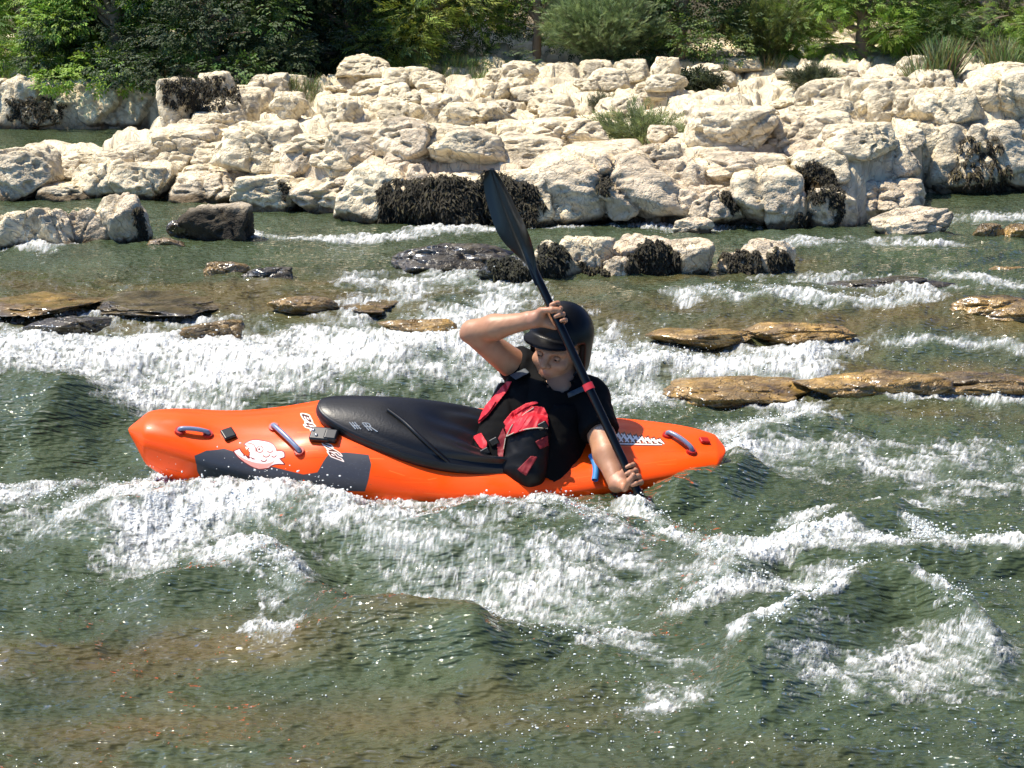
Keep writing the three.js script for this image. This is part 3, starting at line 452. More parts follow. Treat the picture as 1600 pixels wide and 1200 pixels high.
// tree: clumps of leaf sprays on limbs; its lowest boughs hang to the ground as on a river bank
function tree(label, cx, by, d, o) {
  const R = rng(o.seed), base = by !== null ? groundHit(cx, by) : (() => { const q = at(cx, 100, d); q.y = groundAt(q.x, q.z); return q; })();
  const t = thing(o.name ?? 'broadleaf_tree', label, o.cat ?? 'tree', base.clone().setY(base.y - 0.05), o.group), H = o.h, W = o.w, limbs = [], clumps = [];
  limbs.push(taper([V(0, 0, 0), V(0.06 * W, H * 0.35, 0), V(-0.05 * W, H * 0.7, 0.05), V(0.02, H * 0.95, 0)], 0.035 * H * 0.6, 0.008, 10, 7));
  const n = o.clumps ?? 90;
  for (let i = 0; i < n; i++) {
    const low = R() < (o.low ?? 0.6), a = R() * 6.283, y = low ? lerp(0.06, 0.95, R()) : lerp(0.9, H, R()), prof = 1 - 0.75 * y / H, r = W * prof * Math.sqrt(0.2 + 0.8 * R());
    const c = V(Math.cos(a) * r, y, Math.sin(a) * r * 0.7 - 0.42 * y); clumps.push(c);
    if (i % 3 === 0) limbs.push(taper([V(0, Math.min(H * 0.8, y * 0.7), 0), V(c.x * 0.5, lerp(y * 0.7, y, 0.7), c.z * 0.5), c], 0.02 + 0.004 * H, 0.004, 5, 5));
  }
  part('trunk', mergeGeometries(limbs.map(plain)), barkMat, t);
  const list = [];
  clumps.forEach((c, i) => {
    const k = R(), lit = k < (o.lit ?? 0.3), rad = (o.rad ?? 0.20) * (0.6 + 0.8 * R()) * (c.y > 1.6 ? 1.5 : 1), per = Math.round((o.per ?? 60) * (c.y > 1.6 ? 0.7 : 1.7)), col = lit ? o.light : o.dark;  // lit clumps carry a lighter leaf colour: sunlight put into the tint
    for (let j = 0; j < per; j++) {
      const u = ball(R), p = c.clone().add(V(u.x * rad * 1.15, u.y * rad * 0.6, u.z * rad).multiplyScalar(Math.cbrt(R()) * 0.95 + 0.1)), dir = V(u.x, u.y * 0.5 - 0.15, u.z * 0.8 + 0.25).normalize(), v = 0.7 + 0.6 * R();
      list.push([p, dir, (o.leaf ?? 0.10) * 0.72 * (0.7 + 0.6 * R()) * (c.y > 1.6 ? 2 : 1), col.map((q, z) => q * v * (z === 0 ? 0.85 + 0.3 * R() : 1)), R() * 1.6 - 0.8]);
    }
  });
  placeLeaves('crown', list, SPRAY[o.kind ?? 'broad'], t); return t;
}
// shrub: many stems from one root, leaves along them
function shrub(label, cx, by, hpx, wpx, o) {
  const R = rng(o.seed), base = o.at ?? groundHit(cx, by), m = -base.z / CP / FPX, H = hpx * m, W = wpx * m, t = thing(o.name ?? 'shrub', label, o.cat ?? 'shrub', base.clone().setY(base.y - 0.03), o.group), stems = [], list = [];
  for (let i = 0; i < (o.stems ?? 60); i++) {
    const a = R() * 6.283, q = Math.sqrt(R()), tip = V(Math.cos(a) * q * W * 0.55 + (o.lean ?? 0) * W * R(), H * (0.55 + 0.5 * R()) * (1 - 0.35 * q), Math.sin(a) * q * W * 0.45), mid = V(tip.x * 0.35 + 0.05 * W * (R() - 0.5), tip.y * 0.55, tip.z * 0.35), root = V((R() - 0.5) * 0.2 * W, 0, (R() - 0.5) * 0.2 * W);
    const cv = new THREE.CatmullRomCurve3([root, mid, tip]); stems.push(taper([root, mid, tip], o.stemR ?? 0.006, 0.0015, 6, 4));
    const n = o.per ?? 40;
    for (let j = 0; j < n; j++) {
      const s = lerp(o.from ?? 0.15, 1, Math.pow(R(), 0.8)), p = cv.getPoint(s), tg = cv.getTangent(s), u = ball(R), dir = tg.multiplyScalar(o.along ?? 1).add(u.multiplyScalar(0.7)).normalize(), v = (0.65 + 0.7 * R()) * (o.bare && R() < o.bare ? 0.6 : 1), col = R() < (o.lit ?? 0.3) ? o.light : o.dark;
      p.add(ball(R).multiplyScalar(o.fuzz ?? 0.03)); list.push([p, dir, (o.leaf ?? 0.06) * (0.7 + 0.6 * R()), col.map((c) => c * v), R() * 6.28]);
    }
  }
  part('stem', mergeGeometries(stems.map(plain)), o.bark ?? barkMat, t); placeLeaves('crown', list, SPRAY[o.kind ?? 'lance'], t); return t;
}
function grassTuft(label, cx, by, hpx, wpx, o = {}) {
  const R = rng(o.seed ?? cx), base = groundHit(cx, by), m = -base.z / CP / FPX, H = hpx * m, W = wpx * m, list = [];
  for (let i = 0; i < (o.n ?? 240) * 3; i++) { const x = (R() - 0.5) * W, z = (R() - 0.5) * W * 0.6, gy = groundAt(base.x + x, base.z + z); list.push([V(base.x + x, gy - 0.01, base.z + z), V((R() - 0.5) * 0.7 + x / W * 0.5, 1, (R() - 0.5) * 0.7).normalize(), H * (0.5 + 0.6 * R()), (o.col ?? [0.16, 0.20, 0.06]).map((c) => c * (0.6 + 0.8 * R())), R() * 6.28]); }
  tag(placeLeaves('grass', list, SPRAY.blade, scene, grassMat), label, 'grass', null, 'stuff');
}
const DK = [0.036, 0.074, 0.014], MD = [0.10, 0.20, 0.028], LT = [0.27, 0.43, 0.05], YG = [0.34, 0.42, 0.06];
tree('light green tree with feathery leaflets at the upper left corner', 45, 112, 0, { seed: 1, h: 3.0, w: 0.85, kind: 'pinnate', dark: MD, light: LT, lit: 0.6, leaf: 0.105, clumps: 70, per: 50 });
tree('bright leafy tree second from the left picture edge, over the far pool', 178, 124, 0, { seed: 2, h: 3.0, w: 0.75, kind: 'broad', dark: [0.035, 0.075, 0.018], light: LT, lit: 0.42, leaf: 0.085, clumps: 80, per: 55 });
tree('dark evergreen tree behind the dark rocks', 315, 128, 0, { seed: 3, h: 3.0, w: 0.9, dark: DK, light: MD, lit: 0.25, leaf: 0.085, clumps: 90, per: 60 });
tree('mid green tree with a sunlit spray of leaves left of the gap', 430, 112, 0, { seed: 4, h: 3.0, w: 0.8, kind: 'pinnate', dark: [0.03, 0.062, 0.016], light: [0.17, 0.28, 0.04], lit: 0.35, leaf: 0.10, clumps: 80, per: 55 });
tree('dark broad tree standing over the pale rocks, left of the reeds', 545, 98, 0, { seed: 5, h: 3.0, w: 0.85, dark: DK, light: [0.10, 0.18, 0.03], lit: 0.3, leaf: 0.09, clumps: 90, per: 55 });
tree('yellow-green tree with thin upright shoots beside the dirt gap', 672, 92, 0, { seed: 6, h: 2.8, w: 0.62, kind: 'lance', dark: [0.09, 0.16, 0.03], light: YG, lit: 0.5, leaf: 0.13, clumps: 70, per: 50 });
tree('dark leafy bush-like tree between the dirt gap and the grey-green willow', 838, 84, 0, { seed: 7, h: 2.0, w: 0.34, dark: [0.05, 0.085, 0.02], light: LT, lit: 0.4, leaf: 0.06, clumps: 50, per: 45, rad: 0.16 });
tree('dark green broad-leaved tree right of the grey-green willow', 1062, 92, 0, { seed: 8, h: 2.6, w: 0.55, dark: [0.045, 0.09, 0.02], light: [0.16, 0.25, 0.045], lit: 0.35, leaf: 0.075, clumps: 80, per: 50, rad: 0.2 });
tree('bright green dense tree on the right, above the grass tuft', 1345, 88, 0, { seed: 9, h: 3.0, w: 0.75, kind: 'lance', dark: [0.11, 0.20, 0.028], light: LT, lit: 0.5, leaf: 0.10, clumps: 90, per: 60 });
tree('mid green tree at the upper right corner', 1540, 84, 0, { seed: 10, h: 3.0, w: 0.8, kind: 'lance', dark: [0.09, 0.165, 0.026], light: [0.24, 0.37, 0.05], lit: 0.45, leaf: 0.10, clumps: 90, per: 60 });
// the wood behind: taller trees, further up the slope, seen only as darkness between the front crowns
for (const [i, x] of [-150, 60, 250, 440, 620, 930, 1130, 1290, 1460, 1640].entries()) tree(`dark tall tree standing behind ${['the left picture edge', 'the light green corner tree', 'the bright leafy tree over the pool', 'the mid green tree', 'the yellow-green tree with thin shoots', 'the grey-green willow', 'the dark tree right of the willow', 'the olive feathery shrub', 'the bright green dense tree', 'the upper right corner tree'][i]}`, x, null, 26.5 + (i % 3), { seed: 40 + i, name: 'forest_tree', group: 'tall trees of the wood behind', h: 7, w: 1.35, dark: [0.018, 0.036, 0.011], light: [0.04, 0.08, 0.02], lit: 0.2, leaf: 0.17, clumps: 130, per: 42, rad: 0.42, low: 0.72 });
shrub('large grey-green feathery willow shrub right of the dirt gap', 945, 112, 150, 190, { seed: 21, stems: 230, per: 60, dark: [0.15, 0.22, 0.09], light: [0.31, 0.41, 0.17], lit: 0.5, leaf: 0.052, fuzz: 0.035 });
shrub('olive feathery shrub with bare twigs between the two dark trees at right', 1195, 100, 125, 150, { seed: 22, stems: 110, per: 45, dark: [0.12, 0.165, 0.04], light: [0.25, 0.31, 0.075], lit: 0.4, leaf: 0.06, fuzz: 0.04 });
shrub('small dark green bush low on the rocks above the middle of the bank', 1085, 142, 40, 80, { seed: 23, stems: 60, per: 30, dark: [0.035, 0.055, 0.022], light: [0.10, 0.13, 0.05], lit: 0.3, leaf: 0.04, kind: 'broad' });
shrub('small grey-green bush on the rocks below the bright green tree', 1270, 138, 40, 70, { seed: 24, stems: 50, per: 30, dark: [0.06, 0.085, 0.04], light: [0.13, 0.16, 0.07], leaf: 0.04 });
shrub('sparse willow seedling with thin grey stems growing from the bare rock', 1000, 238, 88, 150, { seed: 25, stems: 60, per: 17, dark: [0.19, 0.24, 0.10], light: [0.32, 0.38, 0.16], lit: 0.5, leaf: 0.05, from: 0.35, fuzz: 0.015, stemR: 0.0035, bark: new THREE.MeshStandardMaterial({ color: new THREE.Color().setRGB(0.26, 0.24, 0.19), roughness: 0.9 }) });
shrub('thin grey seedling just above the sparse willow on bare rock', 938, 172, 32, 42, { seed: 26, stems: 22, per: 12, dark: [0.09, 0.11, 0.06], light: [0.16, 0.18, 0.09], leaf: 0.035, stemR: 0.003 });
shrub('leafy low bush at the foot of the dark trees above the far pool', 106, 122, 40, 60, { seed: 27, stems: 50, per: 30, dark: MD, light: YG, lit: 0.5, leaf: 0.05, kind: 'broad' });
shrub('pale yellowish bush at the water beneath the mid green tree', 240, 122, 30, 50, { seed: 28, stems: 34, per: 24, dark: [0.12, 0.14, 0.05], light: [0.24, 0.25, 0.10], lit: 0.5, leaf: 0.045 });
grassTuft('green grass among the rocks below the yellow-green tree', 700, 112, 24, 110, { n: 420, col: [0.15, 0.22, 0.06] });
grassTuft('grass growing on the rocks at the right end of the far pool', 466, 152, 28, 60, { n: 260, col: [0.17, 0.20, 0.07] });
grassTuft('tall pale grass tuft right of the bright green tree', 1462, 118, 62, 60, { n: 320, col: [0.17, 0.21, 0.08] });
grassTuft('tall grass tuft at the right picture edge under the tree', 1580, 112, 50, 70, { n: 320, col: [0.18, 0.22, 0.08] });
grassTuft('dry grass under the olive feathery shrub', 1160, 108, 26, 120, { n: 300, col: [0.18, 0.19, 0.07] });
{ const p = at(778, 62, 23.5); p.y = groundAt(p.x, p.z); const t = thing('bare_tree', 'grey bare trunk leaning on the pale dirt slope in the gap', 'tree', p); part('trunk', mergeGeometries([taper([V(0, -0.1, 0), V(0.03, 0.3, 0), V(0.1, 0.7, 0.02), V(0.16, 1.4, 0.05), V(0.1, 3, 0)], 0.055, 0.02, 14, 8), taper([V(0.06, 0.45, 0), V(-0.03, 0.8, 0.04), V(-0.1, 1.3, 0.1)], 0.022, 0.006, 8, 6), taper([V(0.1, 0.7, 0), V(0.25, 0.95, 0), V(0.35, 1.3, -0.1)], 0.018, 0.005, 8, 6)].map(plain)), barkMat, t); }

// ---------------------------------------------------------------- kayak
const DK0 = 9.2, Q = (px, py, dz = 0) => at(px, py, DK0 - dz);
const kayak = thing('kayak', 'orange plastic whitewater kayak edged towards the viewer in the rapid', 'kayak', Q(668, 711, 0));
kayak.rotation.set(THREE.MathUtils.degToRad(21), THREE.MathUtils.degToRad(0), THREE.MathUtils.degToRad(-1.1), 'ZYX');
const KL = 2.13;
const kw = (t) => curve(t, [[0, 0.045], [0.03, 0.095], [0.1, 0.145], [0.2, 0.190], [0.32, 0.248], [0.45, 0.285], [0.58, 0.285], [0.7, 0.256], [0.82, 0.212], [0.92, 0.158], [0.98, 0.105], [1, 0.070]]);
const kc = (t) => curve(t, [[0, 0.03], [0.05, 0.07], [0.15, 0.085], [0.25, 0.115], [0.34, 0.155], [0.42, 0.15], [0.55, 0.10], [0.7, 0.075], [0.85, 0.055], [0.95, 0.04], [1, 0.01]]);
const kh = (t) => curve(t, [[0, 0.05], [0.04, 0.12], [0.12, 0.17], [0.3, 0.20], [0.6, 0.20], [0.8, 0.15], [0.93, 0.07], [1, 0.015]]);
const ks = (t) => curve(t, [[0, 0.085], [0.08, 0.06], [0.2, 0.02], [0.4, 0], [0.7, 0.005], [0.85, 0.03], [1, 0.045]]);
const spow = (x, p) => Math.sign(x) * Math.pow(Math.abs(x), p);
function hullPoint(t, th) {
  const c = Math.cos(th), s = Math.sin(th), e = t < 0.03 ? Math.sqrt(clamp(t / 0.03)) : t > 0.985 ? Math.sqrt(clamp((1 - t) / 0.015)) : 1;
  const z = kw(t) * spow(c, 0.72) * e; let y;
  if (s >= 0) { y = kc(t) * Math.pow(s, 1.25) * e; const zz = z / kw(t); y += 0.010 * Math.exp(-((zz / 0.28) ** 4)) * sstep(0.03, 0.1, t) * (1 - sstep(0.24, 0.32, t)); y += 0.012 * Math.exp(-((zz / 0.34) ** 4)) * sstep(0.74, 0.8, t) * (1 - sstep(0.9, 0.97, t)); }
  else y = -kh(t) * Math.pow(-s, 0.62) * e;
  return V((t - 0.5) * KL, ks(t) + y, z);
}
function loftGeo(fn, nt, nth) {
  const p = [], uv = [], ix = [];
  for (let i = 0; i <= nt; i++) { const t = 0.5 - 0.5 * Math.cos(Math.PI * i / nt); for (let j = 0; j <= nth; j++) { const q = fn(t, j / nth * 2 * Math.PI - Math.PI / 2); p.push(q.x, q.y, q.z); uv.push(t, j / nth); if (i && j) { const a = (i - 1) * (nth + 1) + j - 1, b = a + nth + 1; ix.push(a, b + 1, a + 1, a, b, b + 1); } } }
  return geoFrom(p, ix, null, uv);
}
const hullGeo = loftGeo(hullPoint, 150, 96);
{ const n = hullGeo.attributes.normal; for (let i = 0; i <= 150; i++) { const a = i * 97, b = a + 96, v = V().fromBufferAttribute(n, a).add(V().fromBufferAttribute(n, b)).normalize(); n.setXYZ(a, v.x, v.y, v.z); n.setXYZ(b, v.x, v.y, v.z); } }
kayak.updateMatrixWorld(true);
const hullProbe = new THREE.Mesh(hullGeo, new THREE.MeshBasicMaterial({ side: THREE.DoubleSide })); hullProbe.matrixAutoUpdate = false; hullProbe.matrixWorld.copy(kayak.matrixWorld);
const caster = new THREE.Raycaster();
function onHull(px, py) { caster.set(camera.position, dirOf(px, py).normalize()); const h = caster.intersectObject(hullProbe)[0]; if (!h) return null; return { p: kayak.worldToLocal(h.point.clone()), n: h.face.normal.clone(), u: h.uv.x, v: h.uv.y }; }
const CW = 2048, CH = 1024;
function hullPrint() {
  const cv = document.createElement('canvas'); cv.width = CW; cv.height = CH; const g = cv.getContext('2d'), R = rng(5);
  g.fillStyle = '#ff5300'; g.fillRect(0, 0, CW, CH);
  for (let i = 0; i < 700; i++) { g.strokeStyle = `rgba(${R() < 0.6 ? '255,176,120' : '120,40,10'},${0.10 + 0.3 * R()})`; g.lineWidth = 0.6 + 2.0 * R(); const x = R() * CW, y = R() * CH, l = 20 + 120 * R(); g.beginPath(); g.moveTo(x, y); g.lineTo(x + l, y + (R() - 0.5) * 24); g.stroke(); }     // scratches
  for (let i = 0; i < 420; i++) { g.fillStyle = `rgba(70,30,10,${0.15 + 0.3 * R()})`; g.beginPath(); g.arc(R() * CW, R() * CH, 0.6 + 1.6 * R(), 0, 7); g.fill(); }
  const uvOf = (px, py) => { const h = onHull(px, py); return h ? [h.u * CW, (1 - h.v) * CH] : null; };
  const poly = (pts, fill) => { const q = pts.map(([x, y]) => uvOf(x, y)).filter(Boolean); if (q.length < 3) return; g.fillStyle = fill; g.beginPath(); q.forEach(([x, y], i) => (i ? g.lineTo(x, y) : g.moveTo(x, y))); g.closePath(); g.fill(); return q; };
  // grey moulded-in patches on the near side
  const rect = (t0, t1, v0, v1, jag, lean) => { g.fillStyle = '#3c3f47'; g.beginPath(); const top = [], n = 24; for (let i = 0; i <= n; i++) { const k = i / n; top.push([lerp(t0, t1, k) * CW + lean * 10, (1 - lerp(v0, v0 + jag * Math.sin(k * 2.6) , 1) + 0.004 * (R() - 0.5)) * CH]); } top.forEach(([x, y], i) => (i ? g.lineTo(x, y) : g.moveTo(x, y))); for (let i = n; i >= 0; i--) g.lineTo(lerp(t0, t1, i / n) * CW + 6 * (R() - 0.5), (1 - v1) * CH); g.closePath(); g.fill(); };
  hullPatches(g, R, poly, uvOf);
  return cv;
}
function affine(g, uvOf, px, py, ex, ey, k = 12) {           // lay a drawing measured in photograph pixels onto the hull's own print
  const o = uvOf(px, py), a = uvOf(px + ex[0] * k, py + ex[1] * k), b = uvOf(px + ey[0] * k, py + ey[1] * k); if (!o || !a || !b) return false;
  g.setTransform((a[0] - o[0]) / k, (a[1] - o[1]) / k, (b[0] - o[0]) / k, (b[1] - o[1]) / k, o[0], o[1]); return true;
}
function hullPatches(g, R, poly, uvOf) {
  const grey = '#45474e';
  poly([[304, 712], [322, 704], [350, 701], [374, 708], [398, 722], [440, 733], [476, 742], [470, 762], [420, 768], [360, 770], [318, 752], [308, 735]], grey);
  poly([[506, 720], [514, 709], [540, 707], [576, 711], [580, 726], [576, 748], [570, 768], [520, 766], [478, 754], [470, 742], [496, 738]], grey);
  const blob = (x, y, n, s) => { for (let i = 0; i < n; i++) { const q = uvOf(x + (R() - 0.5) * s, y + (R() - 0.5) * s * 0.6); if (!q) continue; g.fillStyle = `rgba(110,112,118,${0.2 + 0.3 * R()})`; g.fillRect(q[0], q[1], 1 + 6 * R(), 1 + 1.5 * R()); } };
  blob(350, 725, 60, 70); blob(540, 735, 90, 80);
  if (affine(g, uvOf, 408, 708, [1, 0], [0, 1])) {            // the emblem: a snapping fish head in white and pink
    g.lineWidth = 3.4; g.strokeStyle = '#7a1d12'; g.fillStyle = '#ffe9e4'; g.lineJoin = 'round';
    g.beginPath(); g.moveTo(-26, -14); g.quadraticCurveTo(-16, -24, 2, -18); g.quadraticCurveTo(20, -16, 24, -2); g.quadraticCurveTo(38, -4, 36, 6); g.lineTo(28, 8); g.lineTo(36, 16); g.quadraticCurveTo(18, 14, 12, 22); g.quadraticCurveTo(-10, 30, -24, 16); g.quadraticCurveTo(-36, 10, -42, -2); g.lineTo(-34, -6); g.quadraticCurveTo(-28, 6, -20, 8); g.quadraticCurveTo(-14, 0, -20, -10); g.closePath(); g.stroke(); g.fill();
    g.fillStyle = '#f6a596'; g.beginPath(); g.moveTo(-40, 0); g.quadraticCurveTo(-26, 14, -6, 16); g.quadraticCurveTo(12, 18, 22, 10); g.quadraticCurveTo(14, 24, -4, 26); g.quadraticCurveTo(-28, 20, -40, 0); g.fill();
    g.fillStyle = '#7a1d12'; g.beginPath(); g.moveTo(-32, 0); g.quadraticCurveTo(-24, 12, -8, 10); g.lineTo(-18, 6); g.closePath(); g.fill();
    g.fillStyle = '#fff'; for (const [x, y, u] of [[-22, -10, 5], [-17, -6, 5], [-15, 0, 4], [-30, 4, -5], [-24, 9, -5], [-16, 11, -4]]) { g.beginPath(); g.moveTo(x - 3, y); g.lineTo(x + 3, y); g.lineTo(x - 1, y + u); g.closePath(); g.fill(); }
    g.lineWidth = 1.4; g.strokeStyle = '#7a1d12'; g.beginPath(); g.arc(-2, -6, 5, 0, 7); g.stroke(); g.fillStyle = '#5a1510'; g.beginPath(); g.arc(-3, -6, 1.9, 0, 7); g.fill();
    for (const [x, y, r] of [[8, 0, 6], [14, -6, 5], [4, 8, 5], [20, 2, 4]]) { g.beginPath(); g.arc(x, y, r, 0.3, 2.6); g.stroke(); }
    g.beginPath(); g.moveTo(-22, -16); g.quadraticCurveTo(-8, -16, -8, -2); g.stroke();
  }
  if (affine(g, uvOf, 500, 684, [-0.66, -0.75], [0.98, 0.1], 8)) { g.font = 'italic bold 21px sans-serif'; g.textAlign = 'center'; g.textBaseline = 'middle'; g.lineWidth = 4.5; g.strokeStyle = '#ffece2'; g.lineJoin = 'round'; g.fillStyle = '#43170c'; g.strokeText('Pyranha', 0, 0); g.fillText('Pyranha', 0, 0); }
  if (affine(g, uvOf, 1000, 687, [1, 0.08], [0.1, 1], 10)) {   // white and black jagged lettering on the stern
    for (const [c, lw] of [['#2c0f08', 5], ['#fff1ea', 2.2]]) { g.strokeStyle = c; g.lineWidth = lw; g.lineJoin = 'miter'; g.beginPath(); for (let i = 0; i < 8; i++) { const x = -38 + i * 9.2; g.moveTo(x, -6 + 0.6 * i); g.lineTo(x + 9, 3); g.moveTo(x - 4, 5 - 0.3 * i); g.lineTo(x + 5, -5 + 0.4 * i); g.lineTo(x + 11, 5); } g.moveTo(-40, 8); g.lineTo(34, 6); g.stroke(); }
  }
  g.setTransform(1, 0, 0, 1, 0, 0);
}
const hullTex = new THREE.CanvasTexture(hullPrint()); hullTex.colorSpace = THREE.SRGBColorSpace; hullTex.anisotropy = 8;
const scuff = noiseTexture(256, (u, v) => 0.30 + 0.28 * Math.abs(tileFbm(u, v, 8, 4)) * 2);
const hullMat = new THREE.MeshPhysicalMaterial({ map: hullTex, roughness: 1, roughnessMap: scuff, specularIntensity: 0.6, clearcoat: 0.12, clearcoatRoughness: 0.2 });
part('hull', hullGeo, hullMat, kayak);
const blackPlastic = new THREE.MeshStandardMaterial({ color: 0x0c0c0e, roughness: 0.35 }), greyStrap = new THREE.MeshPhysicalMaterial({ color: 0x6f7c96, roughness: 0.3, clearcoat: 0.5 }), blueWeb = new THREE.MeshStandardMaterial({ color: 0x2f7fc0, roughness: 0.6 }), redRub = new THREE.MeshStandardMaterial({ color: 0xa81408, roughness: 0.5 });
function handle(a, b, up, r, label) {
  const A = onHull(...a), B = onHull(...b); if (!A || !B) { console.log('handle off hull', a, b); return; }
  const n = A.n.clone().add(B.n).normalize(), m1 = A.p.clone().lerp(B.p, 0.25).addScaledVector(n, up), m2 = A.p.clone().lerp(B.p, 0.75).addScaledVector(n, up), h = part('grab_handle', tube([A.p.clone().addScaledVector(n, -0.01), A.p.clone().addScaledVector(n, up * 0.6), m1, m2, B.p.clone().addScaledVector(n, up * 0.6), B.p.clone().addScaledVector(n, -0.01)], r, 28, 10), greyStrap, kayak);
  for (const H of [A, B]) { const g = new THREE.CylinderGeometry(0.017, 0.020, 0.012, 14); g.applyQuaternion(new THREE.Quaternion().setFromUnitVectors(V(0, 1, 0), n)); g.translate(...H.p.clone().addScaledVector(n, 0.003).toArray()); part('bolt', g, redRub, h); }
}
handle([281, 674], [325, 679], 0.020, 0.0085); handle([428, 668], [468, 706], 0.022, 0.0095); handle([1043, 681], [1080, 706], 0.024, 0.009);
function fitting(name, px, py, w, h, d, ry, mat = blackPlastic) { const H = onHull(px, py); if (!H) { console.log('fitting off hull', px, py); return; } const g = new RoundedBoxGeometry(w, d, h, 3, Math.min(w, d, h) * 0.3); g.rotateY(ry); g.applyQuaternion(new THREE.Quaternion().setFromUnitVectors(V(0, 1, 0), H.n)); g.translate(...H.p.clone().addScaledVector(H.n, d * 0.3).toArray()); return part(name, g, mat, kayak); }
fitting('drain_plug', 357, 680, 0.045, 0.05, 0.018, 0.5); fitting('buckle', 502, 682, 0.075, 0.06, 0.026, -0.2); fitting('buckle', 518, 684, 0.05, 0.05, 0.03, -0.2); fitting('drain_plug', 1100, 690, 0.035, 0.03, 0.014, 0.3, redRub);
for (const [x, y] of [[492, 679], [496, 686]]) { const H = onHull(x, y); if (H) { const g = new THREE.SphereGeometry(0.006, 10, 8); g.translate(...H.p.clone().addScaledVector(H.n, 0.022).toArray()); part('bolt', g, new THREE.MeshStandardMaterial({ color: 0xbbbbbb, metalness: 0.9, roughness: 0.3 }), kayak); } }
{ const P = [[924, 716], [929, 726], [931, 738], [929, 752]].map(([x, y]) => onHull(x, y)).filter(Boolean); if (P.length > 2) { const g = new THREE.TubeGeometry(new THREE.CatmullRomCurve3(P.map((h) => h.p.clone().addScaledVector(h.n, 0.012))), 16, 0.012, 8); part('strap', g, blueWeb, kayak); } else console.log('strap off hull'); }

// spray deck: neoprene stretched over the cockpit rim, rising to the waist
const deckMat = new THREE.MeshPhysicalMaterial({ color: 0x07090d, roughness: 0.40, sheen: 0.25, sheenRoughness: 0.5, sheenColor: new THREE.Color(0.10, 0.13, 0.2), bumpMap: noiseTexture(256, (u, v) => 0.5 + 0.5 * tileFbm(u, v, 40, 2)), bumpScale: 0.0006 });
const sprayDeck = thing('spray_deck', 'black neoprene spray deck stretched over the kayak cockpit', 'spray deck', kayak.position); sprayDeck.rotation.copy(kayak.rotation);
const RX0 = -0.375, RX1 = 0.53, rimHalf = (k) => 0.168 * Math.pow(Math.sin(Math.PI * Math.pow(clamp(k, 0, 1), 0.80)), 0.55) * (0.84 + 0.16 * sstep(0, 0.5, k));
function rimPoint(a) { const k = 0.5 - 0.5 * Math.cos(a), x = lerp(RX0, RX1, k), z = rimHalf(k) * Math.sign(Math.sin(a)) , y = lerp(0.212, 0.045, Math.pow(k, 0.9)) - 0.35 * z * z; return V(x, y, z + lerp(0, 0.06, k)); }
{ const na = 96, nb = 26, p = [], ix = [], uv = [], wc_ = V(0.335, 0.10, 0.04);
  for (let i = 0; i <= nb; i++) for (let j = 0; j <= na; j++) {
    const a = j / na * 2 * Math.PI, o = rimPoint(a), b = i / nb; let q;
    if (b < 0.2) { const s = b / 0.2; q = o.clone().multiply(V(1, 1, 1)).add(V((o.x - 0.06) * 0.02, -0.055 * (1 - s), o.z * 0.05).multiplyScalar(1)); const bul = Math.sin(s * Math.PI) * 0.012; q.add(V((o.x - 0.06), 0, o.z * 1.6).normalize().multiplyScalar(bul)); }
    else { const s = (b - 0.2) / 0.8, w = V(wc_.x + 0.15 * Math.cos(a + Math.PI), wc_.y, wc_.z + 0.135 * Math.sin(a)); q = o.clone().lerp(w, s); const y = lerp(o.y, w.y, Math.pow(s, 2.6)) + 0.012 * Math.sin(Math.PI * Math.min(1, s * 1.4)) + 0.008 * noise(q.x * 9, q.z * 9, 2) * s + 0.006 * Math.sin(a * 9 + q.x * 6) * sstep(0.6, 0.95, s); q.y = y; }
    p.push(q.x, q.y, q.z); uv.push(q.x * 4, q.z * 4); if (i && j) { const A = (i - 1) * (na + 1) + j - 1, B = A + na + 1; ix.push(A, B, B + 1, A, B + 1, A + 1); }
  }
  const skirtGeo = geoFrom(p, ix, null, uv); part('skirt', skirtGeo, deckMat, sprayDeck);
  part('rim', new THREE.TubeGeometry(new THREE.CatmullRomCurve3(Array.from({ length: 60 }, (_, i) => { const o = rimPoint(i / 60 * 2 * Math.PI); return V(o.x * 1.015, o.y - 0.012, o.z * 1.03); }), true), 160, 0.011, 8, true), new THREE.MeshPhysicalMaterial({ color: 0x101216, roughness: 0.35 }), sprayDeck);
  sprayDeck.updateMatrixWorld(true);
  const probe = new THREE.Mesh(skirtGeo, new THREE.MeshBasicMaterial({ side: THREE.DoubleSide })); probe.matrixAutoUpdate = false; probe.matrixWorld.copy(sprayDeck.matrixWorld);
  const onDeck = (px, py, up = 0.004) => { caster.set(camera.position, dirOf(px, py).normalize()); const h = caster.intersectObject(probe)[0]; if (!h) return null; const n = h.face.normal.clone(); if (n.y < 0) n.negate(); return sprayDeck.worldToLocal(h.point.clone()).addScaledVector(n, up); };
  const strip = (pts, r) => { const P = pts.map(([x, y]) => onDeck(x, y, r * 0.6)).filter(Boolean); return P.length > 1 ? tube(P, r, 24, 6) : null; };
  const g1 = strip([[606, 642], [630, 660], [652, 680], [680, 704], [716, 738]], 0.008); if (g1) part('strap', g1, blackPlastic, sprayDeck);
  const mk = (l) => mergeGeometries(l.map((q) => strip(q, 0.0022)).filter(Boolean).map(plain));   // the print: two block letters in thin pale lines
  part('print', mk([[[546, 660], [556, 671]], [[550, 660], [560, 671]], [[554, 660], [564, 671]], [[552, 666], [562, 666]], [[566, 661], [577, 673]], [[570, 661], [581, 673]], [[566, 661], [576, 662]], [[576, 662], [580, 667]], [[570, 667], [580, 667]], [[578, 667], [590, 675]]]), new THREE.MeshStandardMaterial({ color: 0x8f959c, roughness: 0.7 }), sprayDeck);
}

